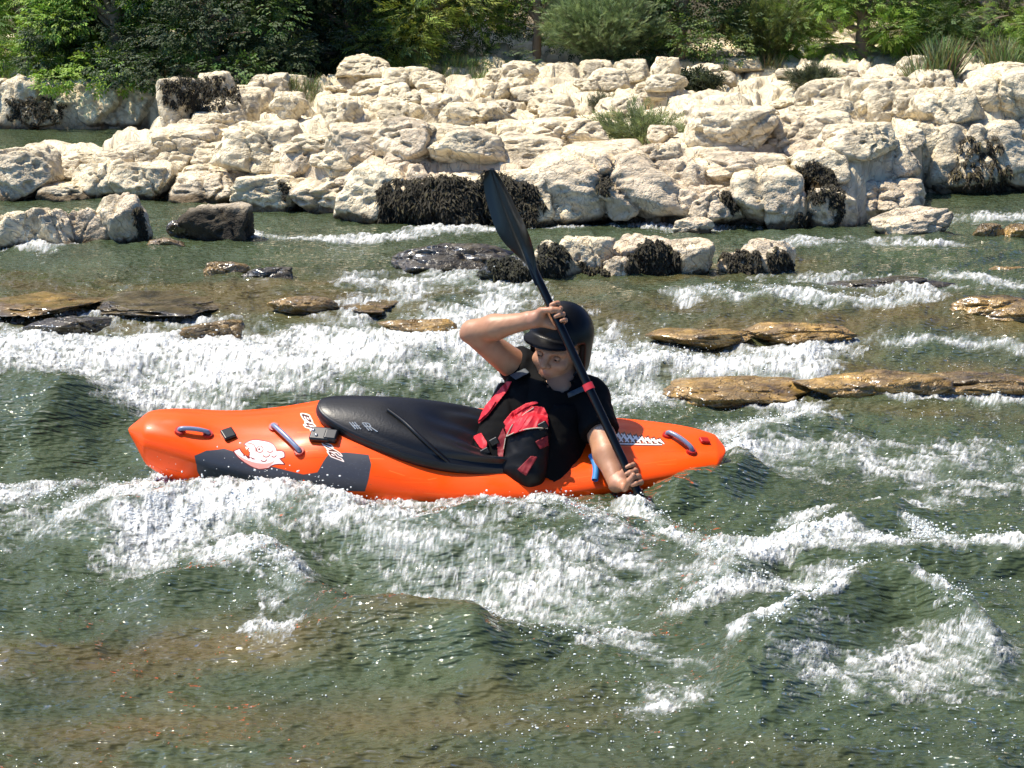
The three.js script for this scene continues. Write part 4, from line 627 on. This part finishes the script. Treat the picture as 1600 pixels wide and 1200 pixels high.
// ---------------------------------------------------------------- paddle, then the paddler who holds it
const U = Q(867, 492, 0.27), Lh = Q(985, 744, 0.36), sh = Lh.clone().sub(U).normalize(), along = (d) => U.clone().addScaledVector(sh, d);
const paddle = thing('paddle', 'black kayak paddle held upright, lower blade under the water', 'paddle');
const carbon = new THREE.MeshPhysicalMaterial({ color: 0x070708, roughness: 0.3, specularIntensity: 0.6, clearcoat: 0.15, clearcoatRoughness: 0.12 });
const topLen = -0.62, SR = 0.0148;
part('shaft', tube([along(-0.20), along(0.2), along(0.9)], SR, 20, 18), carbon, paddle);
part('grip_ring', tube([along(0.266), along(0.290)], SR + 0.004, 4, 18), new THREE.MeshStandardMaterial({ color: 0xd3353f, roughness: 0.45 }), paddle);
function blade(from, dirv, len, face) {                       // a long asymmetric blade, dished, with a rib down its back
  const n = 44, m = 16, p = [], ix = [], nrm = face.clone().addScaledVector(dirv, -face.dot(dirv)).normalize(), side = dirv.clone().cross(nrm), w = (t) => curve(t, [[0, 0.015], [0.12, 0.022], [0.28, 0.055], [0.45, 0.084], [0.65, 0.084], [0.85, 0.066], [0.96, 0.040], [1, 0.012]]);
  for (const f of [1, -1]) for (let i = 0; i <= n; i++) for (let j = 0; j <= m; j++) { const t = i / n, s = j / m * 2 - 1, W = w(t) * (s > 0 ? 1 : 0.88), th = lerp(0.0148, 0.004, sstep(0, 0.35, t)) * Math.sqrt(Math.max(0, 1 - s * s)) + 0.009 * Math.exp(-((s / 0.16) ** 2)) * (1 - 0.6 * t), dish = 0.028 * s * s * sstep(0.2, 0.6, t) - 0.05 * t * t * 0.5, q = from.clone().addScaledVector(dirv, t * len).addScaledVector(side, s * W).addScaledVector(nrm, dish + f * (f > 0 ? th : th * 0.6)); p.push(q.x, q.y, q.z);
    if (i && j) { const o = f > 0 ? 0 : (n + 1) * (m + 1), A = o + (i - 1) * (m + 1) + j - 1, B = A + m + 1; if (f > 0) ix.push(A, A + 1, B + 1, A, B + 1, B); else ix.push(A, B + 1, A + 1, A, B, B + 1); } }
  return geoFrom(p, ix);
}
{ const toCam = camera.position.clone().sub(U).normalize(), sd = sh.clone().cross(toCam).normalize();
  part('blade', blade(along(-0.12), sh.clone().negate(), U.distanceTo(Q(764, 263, 0.20)) - 0.12, toCam.clone().multiplyScalar(0.60).addScaledVector(sd, 0.80)), carbon, paddle);
  part('blade', blade(along(0.82), sh, 0.46, toCam.clone().multiplyScalar(0.3).addScaledVector(sd, 0.95)), carbon, paddle); }

const person = thing('person', 'kayaker in black helmet and black and red buoyancy vest, right arm raised on the paddle', 'person', Q(812, 748, 0.0));
const toP = (g) => g.translate(-person.position.x, -person.position.y, -person.position.z);
const camDir = camera.position.clone().sub(Q(868, 560)).normalize();
// joints
const J = { pelvis: Q(812, 752, 0), belly: Q(826, 705, 0.02), chest: Q(848, 648, 0.03), neck: Q(875, 603, 0.05), rs: Q(818, 578, -0.02), re: Q(739, 518, 0.12), rw: Q(836, 499, 0.245), ls: Q(918, 622, 0.05), le: Q(941, 684, 0.17), lw: Q(963, 756, 0.30) };
const hc = Q(873, 542, 0.06);                                  // centre of the head
const fwd = V(-0.44, -0.13, 0.89).normalize(), hUp0 = V(0.17, 1, 0.12).normalize(), hRight = hUp0.clone().cross(fwd).normalize(), hUp = fwd.clone().cross(hRight).normalize();   // hRight: towards the person's left, picture right
const HS = 1.06, toHead = (p) => { const d = p.clone().sub(hc); return V(d.dot(hRight) / HS, d.dot(hUp) / HS, d.dot(fwd) / HS); }, fromHead = (x, y, z) => hc.clone().addScaledVector(hRight, x * HS).addScaledVector(hUp, y * HS).addScaledVector(fwd, z * HS);
const ell = (p, c, r) => { const k0 = Math.hypot((p.x - c[0]) / r[0], (p.y - c[1]) / r[1], (p.z - c[2]) / r[2]), k1 = Math.hypot((p.x - c[0]) / r[0] ** 2, (p.y - c[1]) / r[1] ** 2, (p.z - c[2]) / r[2] ** 2); return k0 * (k0 - 1) / Math.max(k1, 1e-9); };
function headSdf(w) {
  const p = toHead(w); p.x = p.x; const ax = V(Math.abs(p.x), p.y, p.z);
  let d = ell(p, [0, 0.035, -0.012], [0.074, 0.088, 0.094]);
  d = smin(d, ell(p, [0, -0.045, 0.030], [0.056, 0.070, 0.058]), 0.04);                        // face and jaw
  d = smin(d, ell(p, [0, -0.098, 0.060], [0.022, 0.018, 0.020]), 0.03);                        // chin
  d = smin(d, ell(ax, [0.040, -0.036, 0.062], [0.022, 0.018, 0.018]), 0.025);                  // cheekbones
  d = smin(d, capsule(ax, V(0.012, 0.003, 0.085), V(0.045, 0.007, 0.067), 0.011, 0.010), 0.014);// brows
  d = smax(d, -ell(ax, [0.031, -0.010, 0.094], [0.020, 0.013, 0.018]), 0.014);                 // sockets
  d = smin(d, capsule(p, V(0, 0, 0.086), V(0, -0.036, 0.108), 0.008, 0.011), 0.012);           // nose
  d = smin(d, ell(ax, [0.011, -0.040, 0.096], [0.009, 0.008, 0.010]), 0.008);
  d = smin(d, capsule(ax, V(0, -0.066, 0.085), V(0.020, -0.068, 0.076), 0.005, 0.003), 0.008); // lips
  d = smin(d, capsule(ax, V(0, -0.076, 0.083), V(0.017, -0.073, 0.077), 0.006, 0.003), 0.008);
  d = smax(d, -capsule(ax, V(0, -0.0705, 0.098), V(0.019, -0.070, 0.086), 0.0022, 0.0015), 0.003);
  d = smin(d, ell(ax, [0.074, -0.015, -0.005], [0.012, 0.030, 0.020]), 0.01);                  // ears
  return d * HS;
}
const neckSdf = (p) => capsule(p, fromHead(0, -0.06, -0.02), J.neck.clone().add(V(0, -0.03, 0)), 0.056, 0.066);
function armSdf(p) {
  let d = capsule(p, J.rs, J.re, 0.050, 0.036); d = smin(d, capsule(p, J.re, J.re.clone().lerp(J.rw, 0.35), 0.041, 0.044), 0.02); d = smin(d, capsule(p, J.re.clone().lerp(J.rw, 0.35), J.rw, 0.044, 0.027), 0.02);
  d = smin(d, capsule(p, J.re.clone().lerp(J.rs, 0.15).add(V(0, -0.012, 0.01)), J.re.clone().lerp(J.rs, 0.7).add(V(0, -0.014, 0.01)), 0.034, 0.045), 0.03);
  d = smin(d, capsule(p, J.re.clone().add(V(-0.026, -0.012, 0)), J.re.clone().add(V(-0.010, 0.006, 0)), 0.020, 0.024), 0.02); d = smin(d, capsule(p, J.re.clone().lerp(J.rw, 0.9).add(V(0, 0.012, 0)), J.rw, 0.018, 0.018), 0.02);
  let e = capsule(p, J.ls, J.le, 0.056, 0.044); e = smin(e, capsule(p, J.le, J.le.clone().lerp(J.lw, 0.35), 0.043, 0.046), 0.03); e = smin(e, capsule(p, J.le.clone().lerp(J.lw, 0.35), J.lw, 0.046, 0.029), 0.03);
  return Math.min(d, e);
}
const torsoSdf = (p) => { let d = capsule(p, J.pelvis, J.belly, 0.135, 0.125); d = smin(d, capsule(p, J.belly, J.chest, 0.125, 0.13), 0.06); d = smin(d, capsule(p, J.rs, J.ls, 0.058, 0.062), 0.08); d = smin(d, capsule(p, J.chest, J.neck, 0.10, 0.05), 0.05); return d; };
const skinTone = (p) => { const n = fbm(p.x * 30, p.y * 30, p.z * 30, 3), s = noise(p.x * 9, p.y * 9, p.z * 9); return [0.41 * (1 + 0.14 * n + 0.08 * s), 0.205 * (1 + 0.20 * n + 0.05 * s), 0.115 * (1 + 0.22 * n - 0.04 * s)]; };
const faceTone = (p) => { const c = skinTone(p), h = toHead(p), lip = Math.exp(-(((h.y + 0.071) / 0.010) ** 2) - ((h.x / 0.020) ** 4)) * sstep(0.06, 0.075, h.z), brow = Math.exp(-(((h.y - 0.010) / 0.006) ** 2) - (((Math.abs(h.x) - 0.030) / 0.018) ** 4)) * sstep(0.05, 0.06, h.z) * (0.6 + 0.6 * noise(h.x * 300, h.y * 300, 2)); const r = [c[0] * lerp(1, 0.80, lip), c[1] * lerp(1, 0.58, lip), c[2] * lerp(1, 0.62, lip)]; return r.map((v, i) => lerp(v, [0.05, 0.03, 0.02][i], clamp(brow * 0.8))); };
function handSdfMaker(c, wrist, A, B, flip) {                 // a hand closed round the shaft: palm on side A, fingers over side B and round the front
  const bones = [], rr = SR + 0.009, kn = [];
  for (let i = 0; i < 4; i++) {
    const o = (-0.033 + 0.0215 * i) * flip, r = [0.0092, 0.0096, 0.0093, 0.0082][i], len = [0.93, 1, 0.97, 0.84][i], P = (a, q) => c.clone().addScaledVector(sh, o).addScaledVector(A, Math.cos(a) * q).addScaledVector(B, Math.sin(a) * q);
    const k0 = P(0.25, rr + 0.014), k1 = P(0.25 + 1.05 * len, rr + 0.006), k2 = P(0.25 + 2.15 * len, rr + 0.002), k3 = P(0.25 + 3.15 * len, rr + 0.001), k4 = P(0.25 + 3.75 * len, rr + 0.001);
    kn.push(k0); bones.push([k0, k1, r + 0.0015, r + 0.0005], [k1, k2, r + 0.0008, r], [k2, k3, r, r - 0.001], [k3, k4, r - 0.001, r - 0.002]);
  }
  const palm = kn.map((k, i) => [wrist, k, 0.020, 0.0125]);
  const heel = wrist.clone().lerp(c, 0.55).addScaledVector(B, -0.012).addScaledVector(sh, 0.02 * -flip), t1 = c.clone().addScaledVector(sh, -0.030 * flip).addScaledVector(A, rr * 0.5).addScaledVector(B, -rr - 0.010), t2 = c.clone().addScaledVector(sh, -0.016 * flip).addScaledVector(A, -rr * 0.75).addScaledVector(B, -rr * 0.75), t3 = c.clone().addScaledVector(sh, -0.004 * flip).addScaledVector(A, -rr - 0.006).addScaledVector(B, rr * 0.05);
  const all = [...bones.flatMap((b) => [b[0], b[1]]), wrist, t1, t2, t3];
  const sdf = (p) => { let d = 1; for (const [a, b, r0, r1] of palm) d = smin(d, capsule(p, a, b, r0, r1), 0.014); d = smin(d, capsule(p, wrist, heel, 0.022, 0.018), 0.014); let f = 1; for (let i = 0; i < 4; i++) { let g = 1; for (let j = 0; j < 4; j++) { const b = bones[i * 4 + j]; g = smin(g, capsule(p, b[0], b[1], b[2], b[3]), 0.004); } f = smin(f, g, 0.0022); } d = smin(d, f, 0.006); let t = capsule(p, heel, t1, 0.017, 0.0115); t = smin(t, capsule(p, t1, t2, 0.0112, 0.0105), 0.004); t = smin(t, capsule(p, t2, t3, 0.0105, 0.0085), 0.004); return smin(d, t, 0.006); };
  return [sdf, all];
}
const perp = (v) => v.clone().addScaledVector(sh, -v.dot(sh)).normalize(), camP = perp(camDir), rightP = perp(camP.clone().cross(sh).multiplyScalar(-1)); if (rightP.x < 0) rightP.negate();
const A1 = perp(camP.clone().multiplyScalar(-0.75).addScaledVector(rightP, -0.65)), B1 = perp(A1.clone().cross(sh)); if (B1.dot(rightP) < 0 ) B1.negate();
const A2 = perp(camP.clone().multiplyScalar(-0.9).addScaledVector(rightP, -0.3)), B2 = perp(A2.clone().cross(sh)); if (B2.dot(rightP) < 0) B2.negate();
const [hand1, pts1] = handSdfMaker(U, J.rw, A1, B1, 1), [hand2, pts2] = handSdfMaker(Lh, J.lw, A2, B2, -1);
const skinMat = new THREE.MeshPhysicalMaterial({ color: 0xffffff, vertexColors: true, roughness: 0.5, clearcoat: 0.12, clearcoatRoughness: 0.4, bumpMap: null });
{ const [b0, b1] = boundsOf([J.rs, J.re, J.rw, J.ls, J.le, J.lw, J.neck, J.pelvis, J.belly], 0.15);
  const body = surfaceNets((p) => smin(smin(torsoSdf(p), armSdf(p), 0.03), neckSdf(p), 0.02), b0, b1, 0.0095, skinTone);
  const [h0, h1] = boundsOf([hc], 0.155); const head = surfaceNets((p) => smin(headSdf(p), neckSdf(p) , 0.02), h0, h1, 0.0034, faceTone);
  const hg = [[hand1, pts1, J.re, J.rw], [hand2, pts2, J.le, J.lw]].map(([s, pts, e, w]) => { const [a, b] = boundsOf(pts, 0.03); const fore = (p) => capsule(p, e.clone().lerp(w, 0.35), w, 0.0445, 0.0275); return surfaceNets((p) => smin(s(p), fore(p), 0.012), a, b, 0.0026, (p) => { const c = skinTone(p); return [c[0], c[1] * 0.96, c[2] * 0.98]; }); });
  part('body', toP(mergeGeometries([body, head, ...hg])), skinMat, person); }
{ const white = new THREE.MeshPhysicalMaterial({ color: 0x6e6057, roughness: 0.3 }), dark = new THREE.MeshPhysicalMaterial({ color: 0x1a100a, roughness: 0.1 });
  for (const s of [-1, 1]) { const e = new THREE.SphereGeometry(0.0115 * HS, 20, 14); e.translate(...fromHead(0.031 * s, -0.011, 0.0735).toArray()); const m = part('eye', toP(e), white, person); const i = new THREE.SphereGeometry(0.0062 * HS, 14, 10); i.scale(1, 1, 1); const at_ = fromHead(0.031 * s - 0.001, -0.013, 0.0802); i.translate(...at_.toArray()); part('iris', toP(i), dark, m);
    const lid = surfaceNets((p) => { const h = toHead(p); return smax(smax(ell(h, [0.031 * s, -0.011, 0.0735], [0.0132, 0.0132, 0.0132]), -(ell(h, [0.031 * s, -0.011, 0.0735], [0.0117, 0.0117, 0.0117])), 0.001), 0.0026 - Math.abs(h.y + 0.0138), 0.001); }, fromHead(0.031 * s, -0.011, 0.0735).addScalar(-0.018), fromHead(0.031 * s, -0.011, 0.0735).addScalar(0.018), 0.0016, skinTone); part('eyelid', toP(lid), skinMat, person); } }
// clothes
const clothBump = noiseTexture(256, (u, v) => 0.5 + 0.35 * Math.sin(u * 400) * Math.sin(v * 400) + 0.3 * tileFbm(u, v, 12, 3));
const black = new THREE.MeshPhysicalMaterial({ color: 0x060607, roughness: 0.85, specularIntensity: 0.35, sheen: 0.1, sheenRoughness: 0.5, sheenColor: new THREE.Color(0.08, 0.08, 0.09) }), wetBlack = new THREE.MeshPhysicalMaterial({ color: 0x070708, roughness: 0.5, specularIntensity: 0.5 }), red = new THREE.MeshPhysicalMaterial({ color: 0xc8182b, roughness: 0.6, sheen: 0.3, sheenColor: new THREE.Color(0.4, 0.1, 0.1) }), darkRed = new THREE.MeshPhysicalMaterial({ color: 0x7d0f1b, roughness: 0.65 }), greyTag = new THREE.MeshStandardMaterial({ color: 0x3a434c, roughness: 0.6 }), pipe = new THREE.MeshStandardMaterial({ color: 0xb4a795, roughness: 0.6 });
const fold = (p, s = 1) => 0.004 * s * ridged(p.x * 12 + p.y * 5, p.y * 16, p.z * 12, 2) + 0.003 * s * noise(p.x * 30, p.y * 14, p.z * 30);
const lSleeveEnd = J.ls.clone().lerp(J.le, 0.86), rSleeveEnd = J.rs.clone().lerp(J.re, 0.20);
const shirtSdf = (p) => { let d = torsoSdf(p) - 0.008; let e = capsule(p, J.ls, lSleeveEnd, 0.070, 0.066); e = smax(e, p.clone().sub(lSleeveEnd).dot(J.le.clone().sub(J.ls).normalize()), 0.008); let r = capsule(p, J.rs, rSleeveEnd, 0.064, 0.062); r = smax(r, p.clone().sub(rSleeveEnd).dot(J.re.clone().sub(J.rs).normalize()), 0.008); d = smin(d, Math.min(e, r), 0.03); d = smax(d, -(capsule(p, J.neck.clone().add(V(-0.006, -0.005, 0.02)), fromHead(0, -0.05, 0), 0.071, 0.074)), 0.006); return d - fold(p); };
{ const [a, b] = boundsOf([J.pelvis, J.neck, J.rs, J.ls, lSleeveEnd, rSleeveEnd], 0.16); part('shirt', toP(surfaceNets(shirtSdf, a, b, 0.0085)), black, person); }
const vp = (x, y, z) => Q(x, y, z);
const vestBase = (p) => { let d = capsule(p, vp(774, 728, 0.08), vp(806, 628, 0.06), 0.105, 0.082); d = smin(d, capsule(p, vp(848, 748, 0.07), vp(868, 655, 0.06), 0.140, 0.112), 0.09); d = smin(d, capsule(p, vp(800, 640, 0.02), vp(824, 596, 0.02), 0.065, 0.05), 0.05); d = smin(d, capsule(p, vp(890, 655, 0.06), vp(908, 620, 0.06), 0.06, 0.045), 0.04); return d; };
const vestSdf = (p) => { let d = vestBase(p); d = smax(d, -(capsule(p, J.neck.clone().add(V(-0.01, -0.03, 0.04)), fromHead(0, -0.05, 0.03), 0.075, 0.085)), 0.015); d = smax(d, -capsule(p, J.ls.clone().add(V(0.035, -0.02, 0.02)), J.le, 0.064, 0.06), 0.01); const seam = Math.abs(p.clone().sub(vp(812, 690, 0.1)).dot(V(0.97, 0.22, -0.1).normalize())); return d + 0.010 * Math.exp(-((seam / 0.008) ** 2)) - fold(p, 0.8); };
const vest = (() => { const [a, b] = boundsOf([vp(788, 712, 0.05), vp(846, 738, 0.02), vp(820, 600, 0.02), vp(908, 620, 0.06)], 0.17); return part('buoyancy_vest', toP(surfaceNets(vestSdf, a, b, 0.0075)), black, person); })();
// panels cut to shape and sewn onto the vest: each follows the cloth beneath it
function march(sdf, px, py, off = 0) { const d = dirOf(px, py).normalize(); let t = 8.3; for (let i = 0; i < 200; i++) { const p = d.clone().multiplyScalar(t).add(camera.position), s = sdf(p) - off; if (s < 0.0008) return p; t += s * 0.7; if (t > 9.9) return null; } return null; }
function panel(name, sdf, poly, off, mat, parent, wrinkle = 0.002) {
  const xs = poly.map((p) => p[0]), ys = poly.map((p) => p[1]), x0 = Math.min(...xs), x1 = Math.max(...xs), y0 = Math.min(...ys), y1 = Math.max(...ys), st = 0.8, nx = Math.ceil((x1 - x0) / st) + 1, ny = Math.ceil((y1 - y0) / st) + 1, id = new Map(), pos = [], ix = [];
  const shape = new THREE.Shape(poly.map((p) => new THREE.Vector2(p[0], p[1])));
  const ok = (i, j) => inside(x0 + i * st, y0 + j * st, poly);
  const vtx = (i, j) => { const k = i * 4096 + j; if (id.has(k)) return id.get(k); const x = x0 + i * st, y = y0 + j * st, p = march(sdf, x, y, off + wrinkle * ridged(x * 0.05 + y * 0.03, y * 0.02, off * 90, 2)); let r = -1; if (p) { r = pos.length / 3; pos.push(p.x, p.y, p.z); } id.set(k, r); return r; };
  for (let i = 0; i < nx; i++) for (let j = 0; j < ny; j++) { const c = [ok(i, j), ok(i + 1, j), ok(i, j + 1), ok(i + 1, j + 1)].filter(Boolean).length; if (c < 3) continue; const a = vtx(i, j), b = vtx(i + 1, j), d = vtx(i, j + 1), e = vtx(i + 1, j + 1); if (Math.min(a, b, d, e) < 0) continue; ix.push(a, d, e, a, e, b); }
  if (!pos.length) { console.log('panel missed', name); return; }
  const n = pos.length / 3, back = ix.length, view = camDir; for (let k = 0; k < n; k++) pos.push(pos[k * 3] - view.x * (off + 0.004), pos[k * 3 + 1] - view.y * (off + 0.004), pos[k * 3 + 2] - view.z * (off + 0.004));
  const edge = new Map(); for (let k = 0; k < back; k += 3) for (let q = 0; q < 3; q++) { const u = ix[k + q], v = ix[k + (q + 1) % 3]; if (edge.has(`${v},${u}`)) edge.delete(`${v},${u}`); else edge.set(`${u},${v}`, [u, v]); }
  for (const [u, v] of edge.values()) ix.push(u, u + n, v, v, u + n, v + n);
  return part(name, toP(geoFrom(pos, ix)), mat, parent);
}
const seamLine = (sdf, pts, r, off, mat, parent, name = 'piping') => { const P = pts.map(([x, y]) => march(sdf, x, y, off)).filter(Boolean); if (P.length > 1) part(name, toP(tube(P, r, 30, 6)), mat, parent); };
// chest pocket: bulging, black below, red above
const pocketSdf = (p) => { let d = capsule(p, vp(828, 738, 0.185), vp(836, 676, 0.185), 0.060, 0.052); d = smin(d, capsule(p, vp(800, 730, 0.16), vp(814, 680, 0.15), 0.05, 0.045), 0.05); return d - fold(p, 0.7); };
{ const [a, b] = boundsOf([vp(828, 742, 0.2), vp(836, 676, 0.185), vp(800, 730, 0.16)], 0.08); const pocket = part('pocket', toP(surfaceNets(pocketSdf, a, b, 0.006)), wetBlack, vest);
  const both = (p) => smin(vestSdf(p), pocketSdf(p), 0.01);
  panel('flap', both, [[788, 668], [800, 650], [816, 639], [834, 634], [850, 636], [856, 648], [858, 666], [826, 671], [792, 681]], 0.006, red, vest, 0.006);
  panel('flap', both, [[786, 660], [800, 643], [822, 630], [838, 626], [842, 630], [820, 638], [802, 650], [790, 666]], 0.010, red, vest);
  panel('flap', both, [[836, 690], [856, 680], [858, 696], [844, 702]], 0.004, darkRed, vest); panel('flap', both, [[808, 734], [830, 712], [840, 714], [822, 744]], 0.004, darkRed, vest); panel('flap', both, [[776, 690], [786, 668], [791, 680], [786, 716], [778, 716]], 0.004, darkRed, vest);
  seamLine(both, [[791, 682], [802, 662], [818, 648], [834, 637]], 0.0022, 0.012, pipe, vest); seamLine(both, [[791, 682], [812, 673], [834, 669], [856, 669]], 0.0022, 0.012, pipe, vest); seamLine(both, [[790, 684], [787, 702], [785, 718]], 0.0018, 0.004, pipe, vest);
  panel('flap', vestSdf, [[741, 656], [756, 636], [772, 618], [782, 606], [792, 596], [800, 596], [792, 612], [776, 632], [762, 650], [748, 662]], 0.006, red, vest); panel('flap', vestSdf, [[742, 656], [752, 642], [764, 629], [776, 626], [764, 644], [746, 660]], 0.010, red, vest);
  seamLine(vestSdf, [[746, 642], [758, 626], [772, 612], [780, 598]], 0.0018, 0.008, pipe, vest);
  panel('strap', vestSdf, [[738, 682], [752, 676], [762, 692], [760, 704], [750, 700]], 0.008, red, vest); panel('strap', vestSdf, [[796, 586], [820, 575], [828, 582], [806, 594]], 0.012, greyTag, vest); panel('strap', (p) => Math.min(vestSdf(p), shirtSdf(p)), [[886, 614], [912, 602], [916, 610], [888, 622]], 0.012, greyTag, vest);
  for (const [x, y] of [[772, 690], [848, 665], [758, 706]]) { const p = march(both, x, y, 0.008); if (p) { const g = new RoundedBoxGeometry(0.034, 0.026, 0.014, 3, 0.005); g.rotateZ(0.5); g.translate(...p.toArray()); part('buckle', toP(g), blackPlastic, vest); } } }
// helmet: shell with a peak, cut away over the face, deep over the ears
const inHelm = (h) => ell(h, [0, 0.038, -0.010], [0.086, 0.102, 0.106]);
const helmetSdf = (w) => { const h = toHead(w); let d = ell(h, [0, 0.042, -0.012], [0.106, 0.112, 0.122]); d = smin(d, ell(V(Math.abs(h.x), h.y, h.z), [0.070, -0.040, -0.020], [0.034, 0.062, 0.060]), 0.03);
  d = smax(d, -(h.y + 0.105), 0.01);
  const face = smax(smax(h.y - 0.046, -(h.z - 0.004 - 0.20 * Math.max(0, h.y + 0.05)), 0.01), -0.2, 0.01); d = smax(d, -face, 0.008); d = smax(d, -smax(inHelm(h), -0.5, 0.001), 0.004); d = smax(d, -ell(h, [0, -0.06, -0.01], [0.076, 0.07, 0.085]), 0.006);
  const peak = smax(ell(h, [0, 0.050, 0.092], [0.088, 0.011, 0.084]), -(h.z - 0.05), 0.01); d = smin(d, peak, 0.012); return d * HS; };
{ const [a, b] = boundsOf([hc], 0.22); const hm = part('helmet', toP(surfaceNets(helmetSdf, a, b, 0.0048)), new THREE.MeshPhysicalMaterial({ color: 0x07080a, roughness: 0.42, specularIntensity: 0.35, clearcoat: 0.08, clearcoatRoughness: 0.25, bumpMap: null }), person);
  part('chin_strap', toP(tube([fromHead(0.086, -0.050, 0.005), fromHead(0.070, -0.092, 0.036), fromHead(0.036, -0.122, 0.060), fromHead(0, -0.128, 0.066), fromHead(-0.036, -0.120, 0.058), fromHead(-0.070, -0.092, 0.036), fromHead(-0.086, -0.050, 0.005)], 0.0045, 30, 8)), blackPlastic, hm); }
renderer.render(scene, camera);
